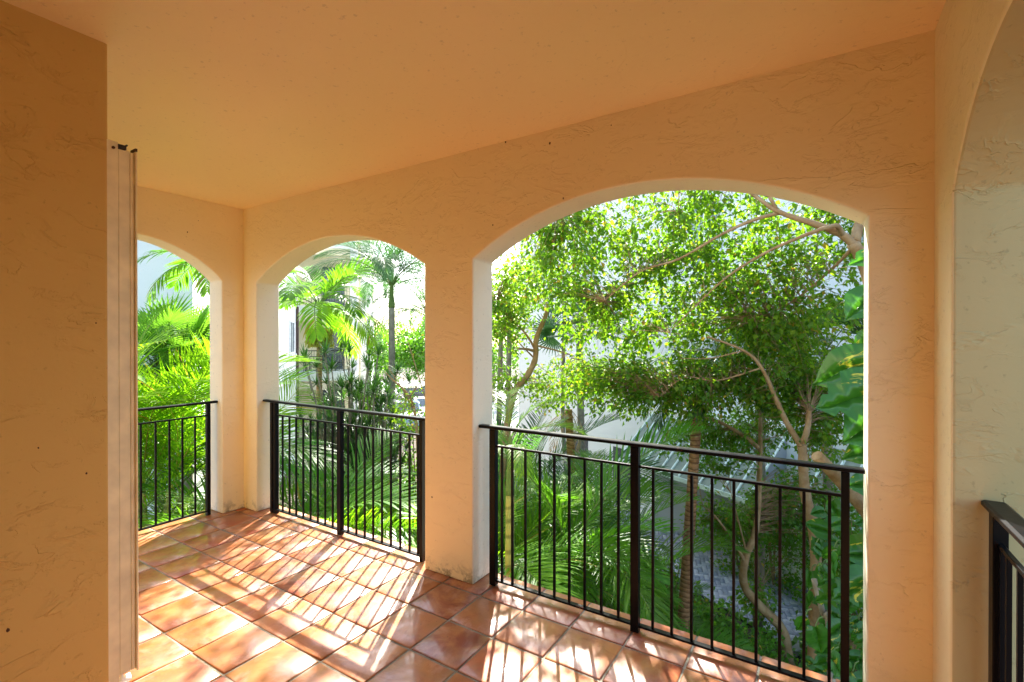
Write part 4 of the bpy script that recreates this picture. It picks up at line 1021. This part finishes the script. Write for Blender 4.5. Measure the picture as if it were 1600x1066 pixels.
# ---- shrubs and ground cover
def bush(pos, rad, h, n_, label, mt, size, seed, z0=GZ, group='leafy shrubs below the balcony'):
    r = np.random.default_rng(seed); t = tag(empty('shrub', (pos.x, pos.y, z0)), label, 'shrub', group)
    rp = random.Random(seed)
    for k in range(7):
        a = rp.uniform(0, 6.28); MB().tube([(0, 0, 0), (math.cos(a)*rad*.3, math.sin(a)*rad*.3, h*.5), (math.cos(a)*rad*.6, math.sin(a)*rad*.6, h*.85)], [.014, .010, .004], 5, False).build('stem', M['bark'], t)
    nc = max(6, n_//34); cen = r.normal(size=(nc, 3)); cen /= np.linalg.norm(cen, axis=1, keepdims=True); cen *= r.uniform(.45, 1, (nc, 1)); cen[:, 2] = np.abs(cen[:, 2])
    cen = cen*[rad, rad, h]
    pos_ = cen[r.integers(0, nc, n_)] + r.normal(size=(n_, 3))*.085
    pos_[:, 2] = np.maximum(pos_[:, 2], .02)
    ax = r.normal(size=(n_, 3))+pos_/np.linalg.norm(pos_, axis=1, keepdims=True)*.8
    o = bpy.data.objects.new('foliage', leaf_cloud('foliage', pos_, ax, r.normal(size=(n_, 3))*.5+[0, 0, 1], r.uniform(.6, 1.2, n_)*size, M[mt])); link(o, t); o['kind'] = 'stuff'
    return t
for k, (u, v, d_, rad, h, n_, lab, mt, s_) in enumerate([
    (1100, 1010, 7.6, .9, 1.0, 2600, 'leafy shrub at the foot of the ringed palm trunk', 'shrub', .07),
    (1170, 1040, 7.4, .8, .7, 2200, 'low leafy shrub beside the near end of the brick path', 'shrub', .07),
    (1230, 1060, 6.9, .7, .5, 1500, 'low shrub in front of the drain', 'shrub', .06),
    (1050, 860, 9.0, .6, 1.2, 1500, 'small shrub standing on the near side of the path bend', 'shrub', .07),
    (1335, 900, 7.4, .75, 3.0, 3400, 'tall dense shrub behind the vine at the right', 'ficus', .08),
    (960, 850, 9.5, 1.2, 2.0, 2500, 'leafy shrub deep behind the centre post', 'ficus', .08),
    (870, 850, 10.0, 1.3, 2.6, 2800, 'leafy shrub behind the left part of the big railing', 'shrub', .08),
    (790, 800, 10.5, 1.2, 2.7, 2600, 'sunlit shrub behind the left jamb of the big arch', 'shrub', .08),
    (620, 760, 10.5, 1.3, 2.2, 3000, 'yellow green shrub left of the pillar in the middle arch', 'areca_bright', .09),
    (545, 760, 8.5, 1.2, 2.0, 2800, 'bright shrub low behind the middle railing', 'areca_bright', .09),
    (460, 780, 8.8, 1.1, 2.0, 2400, 'green shrub by the white wing behind the middle railing', 'areca', .09),
    (250, 780, 8.5, 1.1, 1.6, 2400, 'yellow flowering shrub low in the left arch', 'areca_bright', .08),
    (320, 780, 9.5, 1.2, 2.2, 2400, 'green shrub low at the right of the left arch', 'areca', .08)]):
    p = P(u, v, d_); bush(G((u-800)/FPX*d_, d_), rad, h, n_, lab, mt, s_, 100+k)
for k, (u, d_, w_, h_, lab, mt) in enumerate([(560, 10.4, .75, 4.7, 'tall dense dark shrub behind the strap-leaved ones in the middle arch', 'ficus'),
        (655, 9.6, .7, 4.2, 'tall light green shrub beside the pillar in the middle arch', 'shrub'), (600, 12.0, .8, 5.0, 'tall green shrub behind the grey palm trunk', 'shrub')]):
    bush(G((u-800)/FPX*d_, d_), w_, h_, 5200, lab, mt, .085, 400+k)
for k, (t_, h_, lab) in enumerate([(-1.35, 2.3, 'dark shrub against the pale wall nearest the drain'), (-.45, 2.5, 'dark shrub against the pale wall at the right of the long awning'), (.35, 1.7, 'dark shrub under the right end of the long awning')]):
    bush(G(*PL(t_, .42)), .5, h_, 2200, lab, 'ficus', .075, 300+k)
# ground cover: joined leaf litter and low plants
n_ = 26000; la = rng.uniform(-9, 7.5, n_); de = rng.uniform(4.2, 14, n_)
okm = np.array([not inside(a, b) and a > -b*.82 for a, b in zip(la, de)]); la, de = la[okm], de[okm]; n_ = len(la)
FWh = np.array(Vector((FW.x, FW.y, 0)).normalized()); pos = de[:, None]*FWh + la[:, None]*np.array(RT)
ok2 = (pos[:, 1] > 3.0) | (pos[:, 0] < -5.2); pos = pos[ok2]; n_ = len(pos); pos[:, 2] = GZ + np.abs(rng.normal(size=n_))*.16+.01
o = bpy.data.objects.new('ground_cover', leaf_cloud('ground_cover', pos, rng.normal(size=(n_, 3))*[1, 1, .5]+[0, 0, .5], rng.normal(size=(n_, 3))*.5+[0, 0, 1], rng.uniform(.06, .15, n_), M['shrub'])); link(o)
tag(o, 'low leafy ground cover under the palms and shrubs', 'ground cover', kind='stuff')

# ---- cars and far trees beyond the garden, right side of the middle arch
def car(loc, rz, label, paint):
    t = tag(empty('parked_car', loc, rz), label, 'car', 'parked cars beyond the garden')
    prof = [(-2.2, .35), (-2.25, .62), (-2.15, .86), (-1.55, .96), (-.95, 1.42), (.55, 1.46), (1.25, 1.02), (2.05, .86), (2.25, .6), (2.22, .33)]
    b = MB(); W_ = .86
    b.prism([(x, -W_, z) for x, z in prof], (0, 2*W_, 0)); body = b.build('body', paint, t, .06, 3, 20)
    for sy in (-1, 1):
        g_ = MB(); g_.prism([(-1.42, sy*(W_+.004), .98), (-.90, sy*(W_+.004), 1.36), (.48, sy*(W_+.004), 1.39), (1.05, sy*(W_+.004), 1.02)], (0, sy*.006, 0)); g_.build('side_window', M['glass'], t)
        for x in (-1.4, 1.4):
            w_ = MB(); w_.tube([(x, sy*(W_-.16), .33), (x, sy*(W_+.02), .33)], .33, 20); wh = w_.build('wheel', M['black'], t)
            w_ = MB(); w_.tube([(x, sy*(W_+.0), .33), (x, sy*(W_+.03), .33)], .2, 14); w_.build('rim', M['white_paint'], wh)
        MB().box((2.12, sy*.62-.16, .62), (2.262, sy*.62+.16, .76)).build('headlight', M['white_paint'], t, .02)
    MB().prism([(.60, -.74, 1.452), (1.22, -.78, 1.045), (1.22, .78, 1.045), (.60, .74, 1.452)], (.015, 0, .015)).build('windscreen', M['glass'], t)
    MB().prism([(-.99, -.72, 1.42), (-1.52, -.76, .985), (-1.52, .76, .985), (-.99, .72, 1.42)], (-.015, 0, .015)).build('rear_window', M['glass'], t)
M['car_w'] = mat('white_car_paint', (.75, .76, .78), .2); M['car_b'] = mat('blue_grey_car_paint', (.16, .24, .34), .2); M['car_d'] = mat('dark_car_paint', (.03, .03, .035), .2)
for m_ in ('car_w', 'car_b', 'car_d'): M[m_].node_tree.nodes['Principled BSDF'].inputs['Coat Weight'].default_value = .6
car(G((632-800)/FPX*29, 29, GZ+.025), CAM_YAW-R(75), 'blue grey parked car facing the garden behind the grey palm trunk', M['car_b'])
car(G((668-800)/FPX*31, 31, GZ+.025), CAM_YAW-R(75), 'white parked car beside the pillar behind twigs', M['car_w'])
car(G((650-800)/FPX*38, 38, GZ+.025), CAM_YAW-R(5), 'dark parked car in the row behind the other two', M['car_d'])
car(G((590-800)/FPX*33, 33, GZ+.025), CAM_YAW-R(80), 'white parked car hidden behind the strap-leaved shrubs', M['car_w'])
for k, (u, d_, h, w_, lab) in enumerate([(560, 42, 6.5, 3.2, 'round yellow green tree far beyond the car park on the left'), (615, 46, 6.8, 3.6, 'round tree far beyond the cars behind the grey palm trunk'),
        (665, 44, 6.2, 3.4, 'round tree far beyond the cars next to the pillar'), (700, 48, 8.0, 4, 'taller far tree hidden by the pillar'), (770, 40, 7.5, 3.5, 'far tree glimpsed at the left edge of the big arch')]):
    b0 = G((u-800)/FPX*d_, d_, GZ); r = np.random.default_rng(k+900); t = tag(empty('far_tree', tuple(b0)), lab, 'tree', 'trees beyond the car park')
    MB().tube([(0, 0, 0), (.1, 0, h*.35), (0, 0, h*.6)], [.18, .14, .08], 8).build('trunk', M['bark_grey'], t)
    n_ = 5200; nc = 90; cen = r.normal(size=(nc, 3)); cen /= np.linalg.norm(cen, axis=1, keepdims=True); cen = cen*r.uniform(.5, 1, (nc, 1))*[w_, w_, h*.36]+[0, 0, h*.64]
    pos = cen[r.integers(0, nc, n_)]+r.normal(size=(n_, 3))*.32
    o = bpy.data.objects.new('crown', leaf_cloud('crown', pos, r.normal(size=(n_, 3)), r.normal(size=(n_, 3))*.6+[0, 0, 1], r.uniform(.16, .34, n_), M['areca' if k % 2 == 0 else 'shrub'])); link(o, t); o['kind'] = 'stuff'
